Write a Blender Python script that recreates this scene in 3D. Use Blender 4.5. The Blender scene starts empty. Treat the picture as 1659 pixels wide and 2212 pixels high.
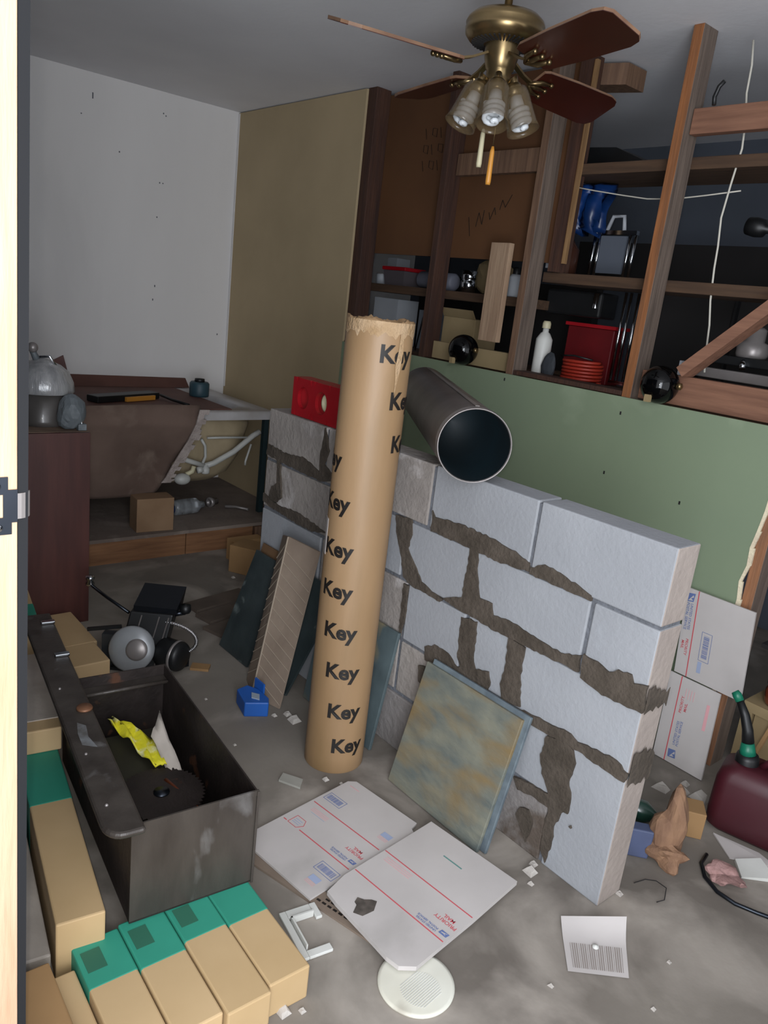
import bpy, bmesh, math, random
from mathutils import Vector, Matrix
random.seed(11)
SC = bpy.context.scene
COL = SC.collection
R = math.radians
V = Vector

# ------------------------------------------------------------------ camera
CAMH = 1.45
yaw, pit, rol = R(48.65), R(15.6), R(-6.77)
fw = V((-math.sin(yaw)*math.cos(pit), math.cos(yaw)*math.cos(pit), -math.sin(pit)))
rt = V((math.cos(yaw), math.sin(yaw), 0)); dn = fw.cross(rt)
cx_ = rt*math.cos(rol) + dn*math.sin(rol)
cy_ = -(-rt*math.sin(rol) + dn*math.cos(rol))
cam = bpy.data.cameras.new('camera'); camo = bpy.data.objects.new('camera', cam); COL.objects.link(camo)
Mx = Matrix((cx_, cy_, -fw)).transposed().to_4x4(); Mx.translation = V((0, 0, CAMH))
camo.matrix_world = Mx
cam.sensor_fit = 'AUTO'; cam.sensor_width = 36; cam.lens = 36*1661/2212; cam.clip_start = .02
SC.camera = camo
# ------------------------------------------------------------------ world, lights, exposure
SC.view_settings.view_transform = 'Standard'; SC.view_settings.look = 'None'
SC.view_settings.gamma = 1; SC.view_settings.use_curve_mapping = False
SC.view_settings.exposure = -0.04
w = bpy.data.worlds.new('world'); SC.world = w; w.use_nodes = True
w.node_tree.nodes['Background'].inputs[0].default_value = (.84, .87, .92, 1)
w.node_tree.nodes['Background'].inputs[1].default_value = 1.7
# phone flash just left of the lens
fl = bpy.data.lights.new('phone_flash', 'POINT'); fl.energy = 21; fl.color = (1, .965, .92); fl.shadow_soft_size = .006
flo = bpy.data.objects.new('phone_flash', fl); COL.objects.link(flo)
flo.location = V((0, 0, CAMH)) - cx_*.019 + cy_*.006 - fw*.0
# daylight that comes in through the open doorway behind the camera
al = bpy.data.lights.new('doorway_daylight', 'AREA'); al.shape = 'RECTANGLE'; al.size = .9; al.size_y = 1.9
al.energy = 62; al.color = (.88, .93, 1)
alo = bpy.data.objects.new('doorway_daylight', al); COL.objects.link(alo)
alo.location = (.40, -.10, 1.30); alo.rotation_euler = (R(95), 0, R(64))

# ------------------------------------------------------------------ helpers
ORG = {}
class MB:
    def __init__(s): s.v = []; s.f = []; s.sm = []
    def add(s, vs, fs, smooth=False):
        n = len(s.v); s.v += [V(p) for p in vs]; s.f += [[i+n for i in f] for f in fs]; s.sm += [smooth]*len(fs); return s
    def box(s, a, b):
        x0, y0, z0 = [min(a[i], b[i]) for i in range(3)]; x1, y1, z1 = [max(a[i], b[i]) for i in range(3)]
        return s.add([(x0,y0,z0),(x1,y0,z0),(x1,y1,z0),(x0,y1,z0),(x0,y0,z1),(x1,y0,z1),(x1,y1,z1),(x0,y1,z1)],
                     [(0,3,2,1),(4,5,6,7),(0,1,5,4),(1,2,6,5),(2,3,7,6),(3,0,4,7)])
    def hexa(s, b4, t4):
        return s.add(list(b4)+list(t4), [(0,3,2,1),(4,5,6,7),(0,1,5,4),(1,2,6,5),(2,3,7,6),(3,0,4,7)])
    def frame(s, o, u, v, n, du, dv, dn_):       # box from corner o along u, v, n
        o = V(o); u = V(u).normalized()*du; v = V(v).normalized()*dv; n = V(n).normalized()*dn_
        return s.hexa([o, o+u, o+u+v, o+v], [o+n, o+u+n, o+u+v+n, o+v+n])
    def bar(s, p0, p1, w_, h_, up=(0,0,1)):
        p0 = V(p0); p1 = V(p1); d = (p1-p0).normalized(); a = d.cross(V(up)).normalized(); b = a.cross(d)
        q = [a*w_/2*i + b*h_/2*j for i, j in ((-1,-1),(1,-1),(1,1),(-1,1))]
        return s.hexa([p0+k for k in q], [p1+k for k in q])
    def tube(s, path, r, seg=12, caps=True, closed=False):
        path = [V(p) for p in path]; n = len(path); rs = r if isinstance(r, (list, tuple)) else [r]*n
        vs = []; fs = []; pa = None
        for i, p in enumerate(path):
            d = (path[min(i+1, n-1)] - path[max(i-1, 0)]).normalized()
            if pa is None:
                pa = d.orthogonal().normalized()
            pa = (pa - d*pa.dot(d)).normalized(); b = d.cross(pa)
            for k in range(seg):
                t = 2*math.pi*k/seg; vs.append(p + (pa*math.cos(t) + b*math.sin(t))*rs[i])
        for i in range(n-1):
            for k in range(seg):
                k2 = (k+1) % seg; fs.append((i*seg+k, i*seg+k2, (i+1)*seg+k2, (i+1)*seg+k))
        s.add(vs, fs, True)
        if caps:
            m = len(s.v) - len(vs)
            s.f.append([m+k for k in reversed(range(seg))]); s.f.append([m+(n-1)*seg+k for k in range(seg)]); s.sm += [False, False]
        return s
    def lathe(s, prof, o, axis=(0,0,1), seg=32, sc=(1,1)):   # prof: (r, h)
        ax = V(axis).normalized(); a = ax.orthogonal().normalized() if abs(ax.z) < .999 else V((1,0,0)); b = ax.cross(a); o = V(o)
        vs = []; fs = []
        for r_, h in prof:
            for k in range(seg):
                t = 2*math.pi*k/seg; vs.append(o + ax*h + (a*math.cos(t)*sc[0] + b*math.sin(t)*sc[1])*max(r_, 1e-5))
        for i in range(len(prof)-1):
            for k in range(seg):
                k2 = (k+1) % seg; fs.append((i*seg+k, i*seg+k2, (i+1)*seg+k2, (i+1)*seg+k))
        return s.add(vs, fs, True)
    def prism(s, poly, o, u, v, n, th):
        o = V(o); u = V(u); v = V(v); n = V(n)*th; m = len(poly)
        a = [o + u*p[0] + v*p[1] for p in poly]
        return s.add(a + [p+n for p in a], [list(reversed(range(m))), [m+i for i in range(m)]] + [(i, (i+1) % m, m+(i+1) % m, m+i) for i in range(m)])
    def ball(s, c, r, seg=24, rings=14, sc=(1,1,1)):
        vs = []; fs = []
        for i in range(rings+1):
            t = math.pi*i/rings
            for k in range(seg):
                p = 2*math.pi*k/seg; vs.append(V(c)+V((math.sin(t)*math.cos(p)*r*sc[0], math.sin(t)*math.sin(p)*r*sc[1], math.cos(t)*r*sc[2])))
        for i in range(rings):
            for k in range(seg):
                k2 = (k+1) % seg; fs.append((i*seg+k, (i+1)*seg+k, (i+1)*seg+k2, i*seg+k2))
        return s.add(vs, fs, True)
    def build(s, name, m, parent=None, o=None, bev=0, **kw):
        if parent is not None: org = ORG[parent.name]
        elif o is not None: org = V(o)
        else:
            xs = [p.x for p in s.v]; ys = [p.y for p in s.v]; org = V(((min(xs)+max(xs))/2, (min(ys)+max(ys))/2, min(p.z for p in s.v)))
        me = bpy.data.meshes.new(name); me.from_pydata([p-org for p in s.v], [], s.f)
        me.polygons.foreach_set('use_smooth', s.sm); me.update()
        bm = bmesh.new(); bm.from_mesh(me); bmesh.ops.remove_doubles(bm, verts=bm.verts, dist=1e-6)
        bmesh.ops.recalc_face_normals(bm, faces=bm.faces); bm.to_mesh(me); bm.free()
        me.materials.append(m)
        ob = bpy.data.objects.new(name, me); COL.objects.link(ob); ORG[ob.name] = org
        if parent is not None: ob.parent = parent
        else: ob.location = org
        if bev:
            b = ob.modifiers.new('bevel', 'BEVEL'); b.width = bev; b.segments = 2; b.limit_method = 'ANGLE'; b.angle_limit = R(35)
        tag(ob, **kw); return ob
def side_mat(ob, m, axis, sign=1):
    ob.data.materials.append(m)
    for p in ob.data.polygons:
        if p.normal[axis]*sign > .7: p.material_index = 1
    return ob
def tag(o, label=None, cat=None, group=None, kind=None):
    if label: o['label'] = label
    if cat: o['category'] = cat
    if group: o['group'] = group
    if kind: o['kind'] = kind
    return o
def thing(name, label, cat, loc, group=None, kind=None):
    o = bpy.data.objects.new(name, None); COL.objects.link(o); o.location = loc; o.empty_display_size = .05
    ORG[o.name] = V(loc); return tag(o, label, cat, group, kind)
def dup(root, loc, label=None, group=None):
    r = root.copy(); COL.objects.link(r); r.location = loc; ORG[r.name] = V(loc)
    if label: r['label'] = label
    if group: r['group'] = group
    for ch in list(root.children):
        c = ch.copy(); COL.objects.link(c); c.parent = r
        for g in ch.children:
            d = g.copy(); COL.objects.link(d); d.parent = c
    return r

def lin(h):
    if not isinstance(h, str): return (*h, 1)
    c = [int(h[i:i+2], 16)/255 for i in (0, 2, 4)]
    return tuple(((x+.055)/1.055)**2.4 if x > .04045 else x/12.92 for x in c) + (1,)
def mat(name, c1, c2=None, rough=.7, metal=0, scale=4, stretch=(1,1,1), bump=0, bscale=None, lo=.35, hi=.65, c3=None, s3=2.0, t3=(.58,.66),
        trans=0, emit=0, detail=6, alpha=1, coat=0, spec=.5):
    m = bpy.data.materials.new(name); m.use_nodes = True; nt = m.node_tree; N = nt.nodes; L = nt.links
    b = N['Principled BSDF']; b.inputs['Roughness'].default_value = rough; b.inputs['Metallic'].default_value = metal
    b.inputs['Base Color'].default_value = lin(c1); b.inputs['Specular IOR Level'].default_value = spec
    if trans: b.inputs['Transmission Weight'].default_value = trans
    if coat: b.inputs['Coat Weight'].default_value = coat; b.inputs['Coat Roughness'].default_value = .1
    if alpha < 1: b.inputs['Alpha'].default_value = alpha
    tc = N.new('ShaderNodeTexCoord'); mp = N.new('ShaderNodeMapping'); mp.inputs['Scale'].default_value = stretch
    L.new(tc.outputs['Object'], mp.inputs[0])
    if c2:
        n = N.new('ShaderNodeTexNoise'); n.inputs['Scale'].default_value = scale; n.inputs['Detail'].default_value = detail
        r_ = N.new('ShaderNodeMapRange'); r_.inputs[1].default_value = lo; r_.inputs[2].default_value = hi
        mx = N.new('ShaderNodeMix'); mx.data_type = 'RGBA'; mx.inputs[6].default_value = lin(c1); mx.inputs[7].default_value = lin(c2)
        L.new(mp.outputs[0], n.inputs['Vector']); L.new(n.outputs[0], r_.inputs[0]); L.new(r_.outputs[0], mx.inputs[0])
        out = mx.outputs[2]
        if c3:
            n3 = N.new('ShaderNodeTexNoise'); n3.inputs['Scale'].default_value = s3; n3.inputs['Detail'].default_value = 8; n3.inputs['Distortion'].default_value = .4
            r3 = N.new('ShaderNodeMapRange'); r3.inputs[1].default_value = t3[0]; r3.inputs[2].default_value = t3[1]
            m3 = N.new('ShaderNodeMix'); m3.data_type = 'RGBA'; m3.inputs[7].default_value = lin(c3)
            L.new(mp.outputs[0], n3.inputs['Vector']); L.new(n3.outputs[0], r3.inputs[0]); L.new(r3.outputs[0], m3.inputs[0]); L.new(out, m3.inputs[6]); out = m3.outputs[2]
        L.new(out, b.inputs['Base Color'])
    if bump:
        n2 = N.new('ShaderNodeTexNoise'); n2.inputs['Scale'].default_value = bscale or scale*6; n2.inputs['Detail'].default_value = 5
        bp = N.new('ShaderNodeBump'); bp.inputs['Strength'].default_value = bump; bp.inputs['Distance'].default_value = .01
        L.new(mp.outputs[0], n2.inputs['Vector']); L.new(n2.outputs[0], bp.inputs['Height']); L.new(bp.outputs[0], b.inputs['Normal'])
    return m
def wood(name, c1, c2, axis='z', rough=.75, s=1.0, **k):
    st = {'x': (1.2, 14, 14), 'y': (14, 1.2, 14), 'z': (14, 14, 1.2)}[axis]
    return mat(name, c1, c2, rough=rough, scale=3.2*s, stretch=st, bump=.25, bscale=9, lo=.3, hi=.7, **k)

def text_mb(txt, size, fn, bold=.0, cuts=0, align='LEFT'):
    """lettering outline from the built-in font, mapped by fn(x, y) -> point"""
    cu = bpy.data.curves.new('t', 'FONT'); cu.body = txt; cu.size = size; cu.offset = bold; cu.align_x = align; cu.resolution_u = 3
    ob = bpy.data.objects.new('t', cu); COL.objects.link(ob)
    bpy.context.view_layer.update()
    dg = bpy.context.evaluated_depsgraph_get(); me = bpy.data.meshes.new_from_object(ob.evaluated_get(dg))
    bpy.data.objects.remove(ob)
    bm = bmesh.new(); bm.from_mesh(me); bmesh.ops.triangulate(bm, faces=bm.faces)
    if cuts: bmesh.ops.subdivide_edges(bm, edges=bm.edges, cuts=cuts)
    bm.verts.index_update()
    mb = MB(); mb.add([fn(v_.co.x, v_.co.y) for v_ in bm.verts], [[v_.index for v_ in f.verts] for f in bm.faces]); bm.free()
    bpy.data.meshes.remove(me); return mb

# ------------------------------------------------------------------ materials
M_ceil = mat('ceiling paint', 'e6e6e9', 'dadade', scale=1.2, rough=.9, bump=.08, bscale=30)
M_white = mat('white wall paint', 'e2e0df', 'd8d6d5', scale=1.3, stretch=(1,1,.35), rough=.85, bump=.03, bscale=40, c3='cac8c8', s3=1.6, t3=(.56,.75))
M_tan = mat('tan drywall paper', 'b29f7e', 'a89676', scale=2, rough=.9, bump=.03, bscale=40)
M_green = mat('green moisture board', '7b8970', '829074', scale=1.3, rough=.85, bump=.03, bscale=40, c3='93a086', s3=2.1, t3=(.6,.75))
M_gyp = mat('gypsum core', 'd8cdb0', 'c8b8a0', scale=20, rough=.95, bump=.5)
M_floor = mat('concrete', '847d74', '69625b', scale=1.7, rough=.82, bump=.2, bscale=14, c3='9a9289', s3=3.1, t3=(.50,.66), spec=.3)
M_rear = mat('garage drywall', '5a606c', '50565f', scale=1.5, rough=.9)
M_dark = mat('near black board', '1d1a1a', '151313', scale=3, rough=.9)  # one near black tone for panels, slots, holes and scraps
M_studD = wood('dark stud wood', '4c3022', '33201a', 'z')
M_stud = wood('old stud wood', '7c5f49', '5a4233', 'z')
M_studO = wood('orange stud wood', '9c6236', '704a30', 'z')
M_studS = wood('shaded stud side', '75665b', '564a42', 'z')  # shade on the stud sides painted in as a greyer wood
M_studG = wood('grey brown stud wood', '9c6a48', '6d503c', 'z')
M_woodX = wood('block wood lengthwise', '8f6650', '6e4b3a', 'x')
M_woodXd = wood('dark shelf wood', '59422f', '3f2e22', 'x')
M_woodY = wood('fascia wood', '8a6242', '6c492f', 'y')
M_pale = wood('pale wood', 'a58b72', '8f745d', 'z')
M_jamb = wood('jamb wood', 'c2a286', 'b59274', 'z', rough=.7)
M_ply = mat('brown plywood', '5f3d20', '513219', scale=2, rough=.85, bump=.1)
M_plyE = wood('plywood edge', '9c7a52', '6f5133', 'z')
M_block = mat('aerated block', '9a9ca0', '8f9195', scale=3, rough=.92, bump=.18, bscale=90, c3='9b9fa4', s3=5, t3=(.6,.72), spec=.2)
M_block2 = mat('dusty block', '9c958f', '88817c', scale=4, rough=.95, bump=.5, bscale=50, c3='b4aeab', s3=6, t3=(.56,.66), spec=.2)
M_block3 = mat('grey block', '8b8684', '77726f', scale=5, rough=.95, bump=.5, bscale=50, c3='5a5048', s3=5, t3=(.58,.66), spec=.2)
M_blockE = mat('warm block end', 'a2978f', '968b84', scale=5, rough=.95, bump=.3, bscale=50, spec=.2)  # warmer grey for the faces at the wall end
M_joint = mat('grey mortar', '6d7077', '5d5f64', scale=14, rough=.95, bump=.5)
M_smear = mat('brown mortar', '51483f', '40382f', scale=13, rough=.95, bump=.7, bscale=60)
M_card = mat('cardboard', 'b08c60', 'a27e54', scale=5, rough=.8, bump=.05, stretch=(1,1,.5))
M_tube = mat('brown tube paper', '9d7f5e', '8a6e4e', scale=2.5, stretch=(2,2,.5), rough=.5, bump=.04, bscale=30, c3='78603f', s3=2.2, t3=(.52,.74))
M_tubeW = mat('worn paper', 'b59a7a', '9c7f5c', scale=20, rough=.9, bump=.6)
M_ink = mat('black ink', '17120f', rough=.6)
M_inkR = mat('red print', 'c25058', rough=.7); M_inkB = mat('blue print', '5f709e', rough=.7)
M_inkP = mat('pale red print', 'd8a0a4', rough=.7); M_inkL = mat('pale blue print', '9aa5c0', rough=.7); M_inkG = mat('green print', '5f8a84', rough=.7)
M_paper = mat('white coated card', 'c0bab7', 'b5afac', scale=4, rough=.7, c3='9c9793', s3=3, t3=(.58,.75), bump=.05, bscale=12)
M_steel = mat('galvanised steel', '9a9492', '7c7674', scale=6, rough=.38, metal=.45, stretch=(1,1,1))
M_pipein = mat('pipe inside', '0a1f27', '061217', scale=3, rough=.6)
M_black = mat('black gloss', '050506', rough=.07, spec=.35)
M_blackp = mat('black plastic', '18191b', '101112', scale=9, rough=.45)
M_tool = mat('worn black paint', '48423d', '37312d', scale=5, stretch=(2.5,2.5,.9), rough=.42, metal=.2, bump=.15, bscale=25, c3='777574', s3=4, t3=(.66,.80))
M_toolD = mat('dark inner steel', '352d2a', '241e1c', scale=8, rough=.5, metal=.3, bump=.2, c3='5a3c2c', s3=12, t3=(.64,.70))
M_teal = mat('green carton tape', '2f8f78', '27806a', scale=3, rough=.65)
M_tealD = mat('dark green carton print', '28604c', rough=.7)
M_carton = mat('beige carton', 'bea27a', 'b0946b', scale=2.5, rough=.7, bump=.04, c3='ac8a58', s3=2, t3=(.58,.7))
M_cartonD = mat('brown carton', '9c7a52', '8a6a45', scale=4, rough=.75)
M_plasticW = mat('clear wrap', 'bdb4aa', 'a69c92', scale=7, rough=.3, coat=.3, bump=.3, bscale=18)
M_cab = mat('red brown laminate', '55302a', '432420', scale=3, stretch=(6,6,.7), rough=.5, bump=.03)
M_cabE = mat('cabinet top edge', '8a7462', '6b5748', scale=9, rough=.8)
M_tubW = mat('tub white', 'b8b6b8', 'a09b98', scale=5, rough=.4, bump=.05)
M_tubB = mat('tub shell', 'a19175', '8c7d62', scale=5, rough=.8, bump=.4, bscale=20)
M_pvc = mat('white pvc', 'b9b9b4', 'a8a8a4', scale=6, rough=.4)
M_dust = mat('dusty brown sheet', '6d5a50', '4e3d35', scale=2.6, rough=.95, bump=.5, bscale=12, c3='8c7b6e', s3=3.2, t3=(.50,.66))
M_brown = mat('brown board', '67443a', '56372f', scale=3, rough=.7)
M_torn = mat('torn paper edge', 'aea29c', '958983', scale=18, rough=.8, bump=.8)
M_deck = mat('dusty plywood', '877a70', '6d6058', scale=3, rough=.95, bump=.4, c3='83776e', s3=5)
M_brass = mat('antique brass', '9a8560', '6f5d40', scale=6, rough=.28, metal=.9)
M_blade = mat('mahogany blade', '431a10', '331109', scale=3, stretch=(1,1,1), rough=.35, coat=.2)
M_bladeE = mat('blade edge', '8a6a50', '6b4d3a', scale=9, rough=.6)
M_smoke = mat('smoked glass', '6f5e44', rough=.1, alpha=.38, coat=.5)
M_bulb = mat('bulb white', 'd8dcdf', rough=.35)
M_ivory = mat('ivory', 'c0b898', rough=.5); M_amber = mat('amber wood', 'c88a38', rough=.4)
M_slate = mat('slate tile', '59676a', '444f52', scale=5, rough=.5, bump=.4, bscale=14, c3='8b7c5a', s3=3.2, t3=(.50,.60))
M_slate2 = mat('rust slate tile', '7a7a6c', '5c6360', scale=8, detail=10, stretch=(1,1,2.4), rough=.6, bump=.5, bscale=15, c3='7d6a48', s3=3.0, t3=(.46,.62))
M_slateD = mat('dark stone sheet', '3a4344', '2a3234', scale=6, rough=.35, bump=.4, bscale=14, c3='687270', s3=8, t3=(.62,.68))
M_edge = mat('grey tile edge', '6e7a80', '566067', scale=20, rough=.6)
M_cork = mat('tan textured sheet', '8b7b6c', '7b6b5d', scale=6, rough=.8, bump=.2)
M_corkL = mat('tan ridge', 'a39584', rough=.8)
M_blue = mat('blue tape', '1f5fb8', '1a529f', scale=4, rough=.5)
M_bluelite = mat('silver core', '98a4b0', rough=.4)
M_red = mat('red plastic', 'a81420', '8c0f18', scale=4, rough=.4)
M_maroon = mat('maroon plastic', '430f1b', '360b14', scale=3, rough=.5)
M_gr = mat('green plastic', '146b52', rough=.4)
M_chrome = mat('chrome', 'c8ccd0', rough=.12, metal=1)
M_copper = mat('copper disc', '8a6248', '6f4a36', scale=12, rough=.5, metal=.4)
M_yellow = mat('yellow cloth', 'd8cf28', 'e8e6b8', scale=16, rough=.7, lo=.5, hi=.6, bump=.5, bscale=20)
M_plast = mat('white plastic', 'cfcfca', 'c2c2bc', scale=5, rough=.45)
M_disc = mat('ribbed white disc', 'd9d8cc', 'ccc9ba', scale=4, rough=.5, c3='a8a294', s3=4)
M_grayp = mat('grey paint bag', '6e7478', '596064', scale=8, rough=.5, bump=.8, bscale=14)
M_film = mat('silver film', 'b4b4b4', '8f9092', scale=3, stretch=(8,8,1), rough=.2, metal=.25, bump=.4, bscale=9)
M_bag = mat('brown paper', '8d6c52', '745642', scale=8, stretch=(5,5,1), rough=.85, bump=.7, bscale=8)
M_pink = mat('pink cloth', 'a88480', '8e6d68', scale=8, stretch=(4,4,1), rough=.9, bump=.8, bscale=8)
M_indigo = mat('indigo plastic', '4e5878', '3c435c', scale=5, rough=.6)
M_beige = mat('beige box', 'a4906c', '8e7b58', scale=4, rough=.8)
M_tubeinsideD = mat('tube inner', '5e4630', rough=.9)
M_dwhite = mat('shelf white', 'b0b4ba', 'a0a4aa', scale=4, rough=.6)
M_cordw = mat('white cord', 'c8c4b8', rough=.6)
M_blueD = mat('dark blue plastic', '10356e', '0b2650', scale=7, rough=.35)
M_strike = mat('strike steel', '3c4048', '30343a', scale=6, rough=.3, metal=.9)
M_darkstrip = mat('rough framing edge', '50525c', '44464f', scale=8, rough=.9)
M_chip = mat('plaster', 'b8b2ab', 'a49d96', scale=9, rough=.9, bump=.4)

# ------------------------------------------------------------------ the setting
CE = 2.412; YB = 2.5
MB().box((-4.8, -.6, -.06), (1.6, 4.2, 0)).build('floor', M_floor, kind='structure')
MB().box((-4.8, .10, CE), (1.6, 4.2, CE+.08)).build('ceiling', M_ceil, kind='structure')
MB().box((-4.72, .10, 0), (-4.59, 4.2, CE)).build('wall_left', M_white, kind='structure')
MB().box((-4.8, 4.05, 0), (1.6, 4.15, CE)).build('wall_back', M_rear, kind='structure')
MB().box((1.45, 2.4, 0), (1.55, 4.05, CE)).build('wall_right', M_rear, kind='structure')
MB().box((-4.59, .10, 0), (-1.04, .235, CE)).build('wall_front', M_darkstrip, kind='structure')
# dusty marks of screws on the white wall, small real dimples filled with grey
scr = MB()
for (y, z, a) in ((1.62, 2.30, .03), (2.02, 2.30, .008), (2.035, 2.29, .006), (1.77, 2.05, .008), (2.01, 1.93, .008), (2.03, 1.93, .006), (2.0, 1.74, .008), (2.0, 1.35, .012), (1.99, 1.27, .012), (2.43, 1.09, .01), (1.56, 2.2, .005)):
    scr.box((-4.5895, y, z-a/2), (-4.5875, y+.006, z+a/2))
scr.build('trim_1', M_joint, kind='structure', label='grey screw pops and gouges on the white wall')
# tan drywall panel and green moisture board on the studs
tanp = MB().box((-4.59, YB, .0), (-3.335, YB+.0127, CE-.006)); tanp.box((-3.3345, YB-.0005, 1.2), (-3.332, YB+.013, CE-.006))
tanp.build('wall_tan', M_tan, kind='structure')
MB().box((-4.588, YB-.003, .76), (-4.57, YB, CE-.01)).build('trim_2', M_white, kind='structure')
g = MB()
edge = [(-.985, 1.195), (-1.0, 1.10), (-1.006, 1.0), (-1.009, .93), (-1.017, .86), (-1.026, .80), (-1.022, .74), (-1.034, .68), (-1.026, .62), (-1.03, .5), (-1.03, 0)]
g.prism([(-3.334, 0), (-3.334, 1.195)] + edge, (0, YB, 0), (1,0,0), (0,0,1), (0,1,0), .0127)
wg = g.build('wall_green', M_green, kind='structure')
e = MB()
for i in range(len(edge)-1):
    (x0, z0), (x1, z1) = edge[i], edge[i+1]
    wd = .009+.005*((i*7) % 3)/2
    e.add([(x0, YB-.0015, z0), (x0+wd, YB+.004, z0), (x1+wd*.8, YB+.004, z1), (x1, YB-.0015, z1), (x0, YB+.012, z0), (x0+wd, YB+.012, z0), (x1+wd*.8, YB+.012, z1), (x1, YB+.012, z1)],
          [(0,1,2,3), (4,7,6,5), (0,4,5,1), (3,2,6,7), (1,5,6,2), (0,3,7,4)])
e.build('broken_edge', M_gyp, wg, label='crumbly cream gypsum edge')
sc2 = MB()
for x, z in ((-2.18, 1.165), (-1.6, 1.13), (-1.62, .9), (-1.3, .87), (-2.7, 1.05)): sc2.box((x, YB-.0012, z), (x+.006, YB, z+.012))
sc2.build('screw_hole', M_dark, wg, kind='stuff')

# studs of the open wall: each a thing
YS = YB+.0135
studs = [(-3.335, M_studD, 'dark stud at the edge of the tan wall panel', 0), (-2.745, M_studD, 'dark stud in front of the brown plywood, second from the tan panel', 1.195),
         (-2.19, M_stud, 'brown stud behind the fan blade, third from the tan panel', 0), (-1.617, M_studO, 'tall orange edged stud between the two black balls and the right side', 0),
         (-1.018, M_studG, 'orange brown stud beside the torn end of the green board', 0)]
for i, (x, m, lab, z0) in enumerate(studs):
    y0 = YS if i != 4 else YS+.002
    so_ = MB().box((x, y0, z0), (x+.038+(.03 if i == 0 else 0), y0+.089, CE)).build('wall_stud', m, bev=.002, label=lab, cat='stud', group='studs of the open wall')
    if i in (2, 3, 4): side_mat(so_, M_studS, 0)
MB().box((-2.105, YS+.06, 1.62), (-2.068, YS+.149, CE)).build('wall_stud', M_studD, label='dark second stud doubled against the brown plywood edge', cat='stud', group='studs of the open wall')
def plate(x0, x1, z0, z1, y0, y1, m, name, lab, cat='board'):
    return MB().box((x0, y0, z0), (x1, y1, z1)).build(name, m, bev=.002, label=lab, cat=cat)
plate(-2.70, -2.195, 1.197, 1.275, YS+.045, YS+.083, M_beige, 'blocking_board', 'pale board on edge behind the smaller looking black ball')
plate(-2.148, -1.62, 1.197, 1.215, YS, YS+.089, M_studD, 'sill_board', 'dark sill board under the orange coil')
plate(-1.575, -1.03, 1.197, 1.30, YS+.04, YS+.078, M_woodX, 'blocking_board', 'pinkish board on edge behind the right black ball')
plate(-1.575, -1.03, 2.085, 2.165, YS+.03, YS+.068, M_woodX, 'blocking_board', 'knotty board near the ceiling at the upper right')
MB().bar((-1.40, YS-.012+.03, 1.315), (-1.045, YS+.018, 1.655), .038, .075, up=(0,1,0)).build('diagonal_brace', M_woodX, label='diagonal wooden brace rising to the right from the black ball', cat='brace')
sh = MB(); sh.frame((-2.35, YS-.028, 1.315), (1,0,0), (0,0,1), (0,1,0), .105, .40, .027)
sh.build('short_board', M_pale, label='short pale board standing in front of the studs below the fan', cat='board', bev=.002)
MB().box((-2.24, YS+.092, 1.28), (-2.2, YS+.11, 1.47)).build('wood_offcut', M_stud, label='small brown offcut between short pale board and stud', cat='board')
plate(-2.70, -2.195, 2.0, 2.09, YS+.05, YS+.088, M_stud, 'blocking_board', 'brown cross board behind the fan pull chains')
MB().hexa([(-2.19, YS+.12, 2.325), (-1.99, YS+.2, 2.325), (-1.99, YS+.32, 2.325), (-2.19, YS+.24, 2.325)], [(-2.19, YS+.12, 2.40), (-1.99, YS+.2, 2.40), (-1.99, YS+.32, 2.40), (-2.19, YS+.24, 2.40)]).build('ceiling_offcut', M_stud, label='short beam stub under the ceiling behind the fan blade', cat='beam')
pl = MB().box((-3.33, YS+.0895, 1.655), (-2.062, YS+.1015, CE-.02)).build('plywood_sheet', M_ply, label='brown plywood sheet with scribbled pencil marks behind the studs', cat='plywood')
MB().box((-2.0615, YS+.085, 1.655), (-2.05, YS+.105, CE-.02)).build('side_edge', M_plyE, pl, label='pale layered edge')
sq = MB()
def scrib(pts, w_=.004):
    for a, b in zip(pts, pts[1:]):
        sq.bar((a[0], YS+.0888, a[1]), (b[0], YS+.0888, b[1]), .001, w_, up=(0,1,0)) if abs(a[0]-b[0])+abs(a[1]-b[1]) > 0 else None
for k in range(3):
    x = -2.98+.0*k; z = 2.22-.07*k
    for j in range(3): scrib([(x+.05*j, z), (x+.05*j+.03, z-.005), (x+.05*j+.03, z-.04), (x+.05*j, z-.03), (x+.05*j, z)] if (j+k) % 2 else [(x+.05*j, z), (x+.05*j+.012, z-.045)])
scrib([(-2.62, 1.83), (-2.60, 1.75)]); scrib([(-2.57, 1.79), (-2.56, 1.85), (-2.535, 1.80), (-2.53, 1.86)]); scrib([(-2.50, 1.85), (-2.49, 1.82), (-2.47, 1.87), (-2.46, 1.84)])
scrib([(-2.44, 1.86), (-2.43, 1.90), (-2.41, 1.87), (-2.38, 1.92)])
sq.build('pencil_writing', M_ink, pl, kind='stuff')

# ------------------------------------------------------------------ doorway at the left
TL = .051                                         # the frame leans a little
def jx(z): return -.987+TL*(z-.32)
jb = thing('door_jamb', 'bright bare wood door jamb with a steel strike plate at the left edge', 'door jamb', (-1.03, .19, 0))
def tilted(mb, x0, x1, y0, y1, z0, z1):            # x measured from the leaning edge
    return mb.hexa([(jx(z0)+x0,y0,z0),(jx(z0)+x1,y0,z0),(jx(z0)+x1,y1,z0),(jx(z0)+x0,y1,z0)], [(jx(z1)+x0,y0,z1),(jx(z1)+x1,y0,z1),(jx(z1)+x1,y1,z1),(jx(z1)+x0,y1,z1)])
tilted(MB(), -.03, 0, .0, .25, 0, 2.38).build('jamb_board', M_jamb, jb, bev=.0015)
tilted(MB(), -.03, -.0005, .2505, .262, 0, 2.38).build('jamb_shadow_strip', mat('jamb shadow dark', '0b0c10', rough=.9), jb, label='dark strip standing in for the jamb shadow')  # added dark strip, stands in for the flash shadow beside the jamb
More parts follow.
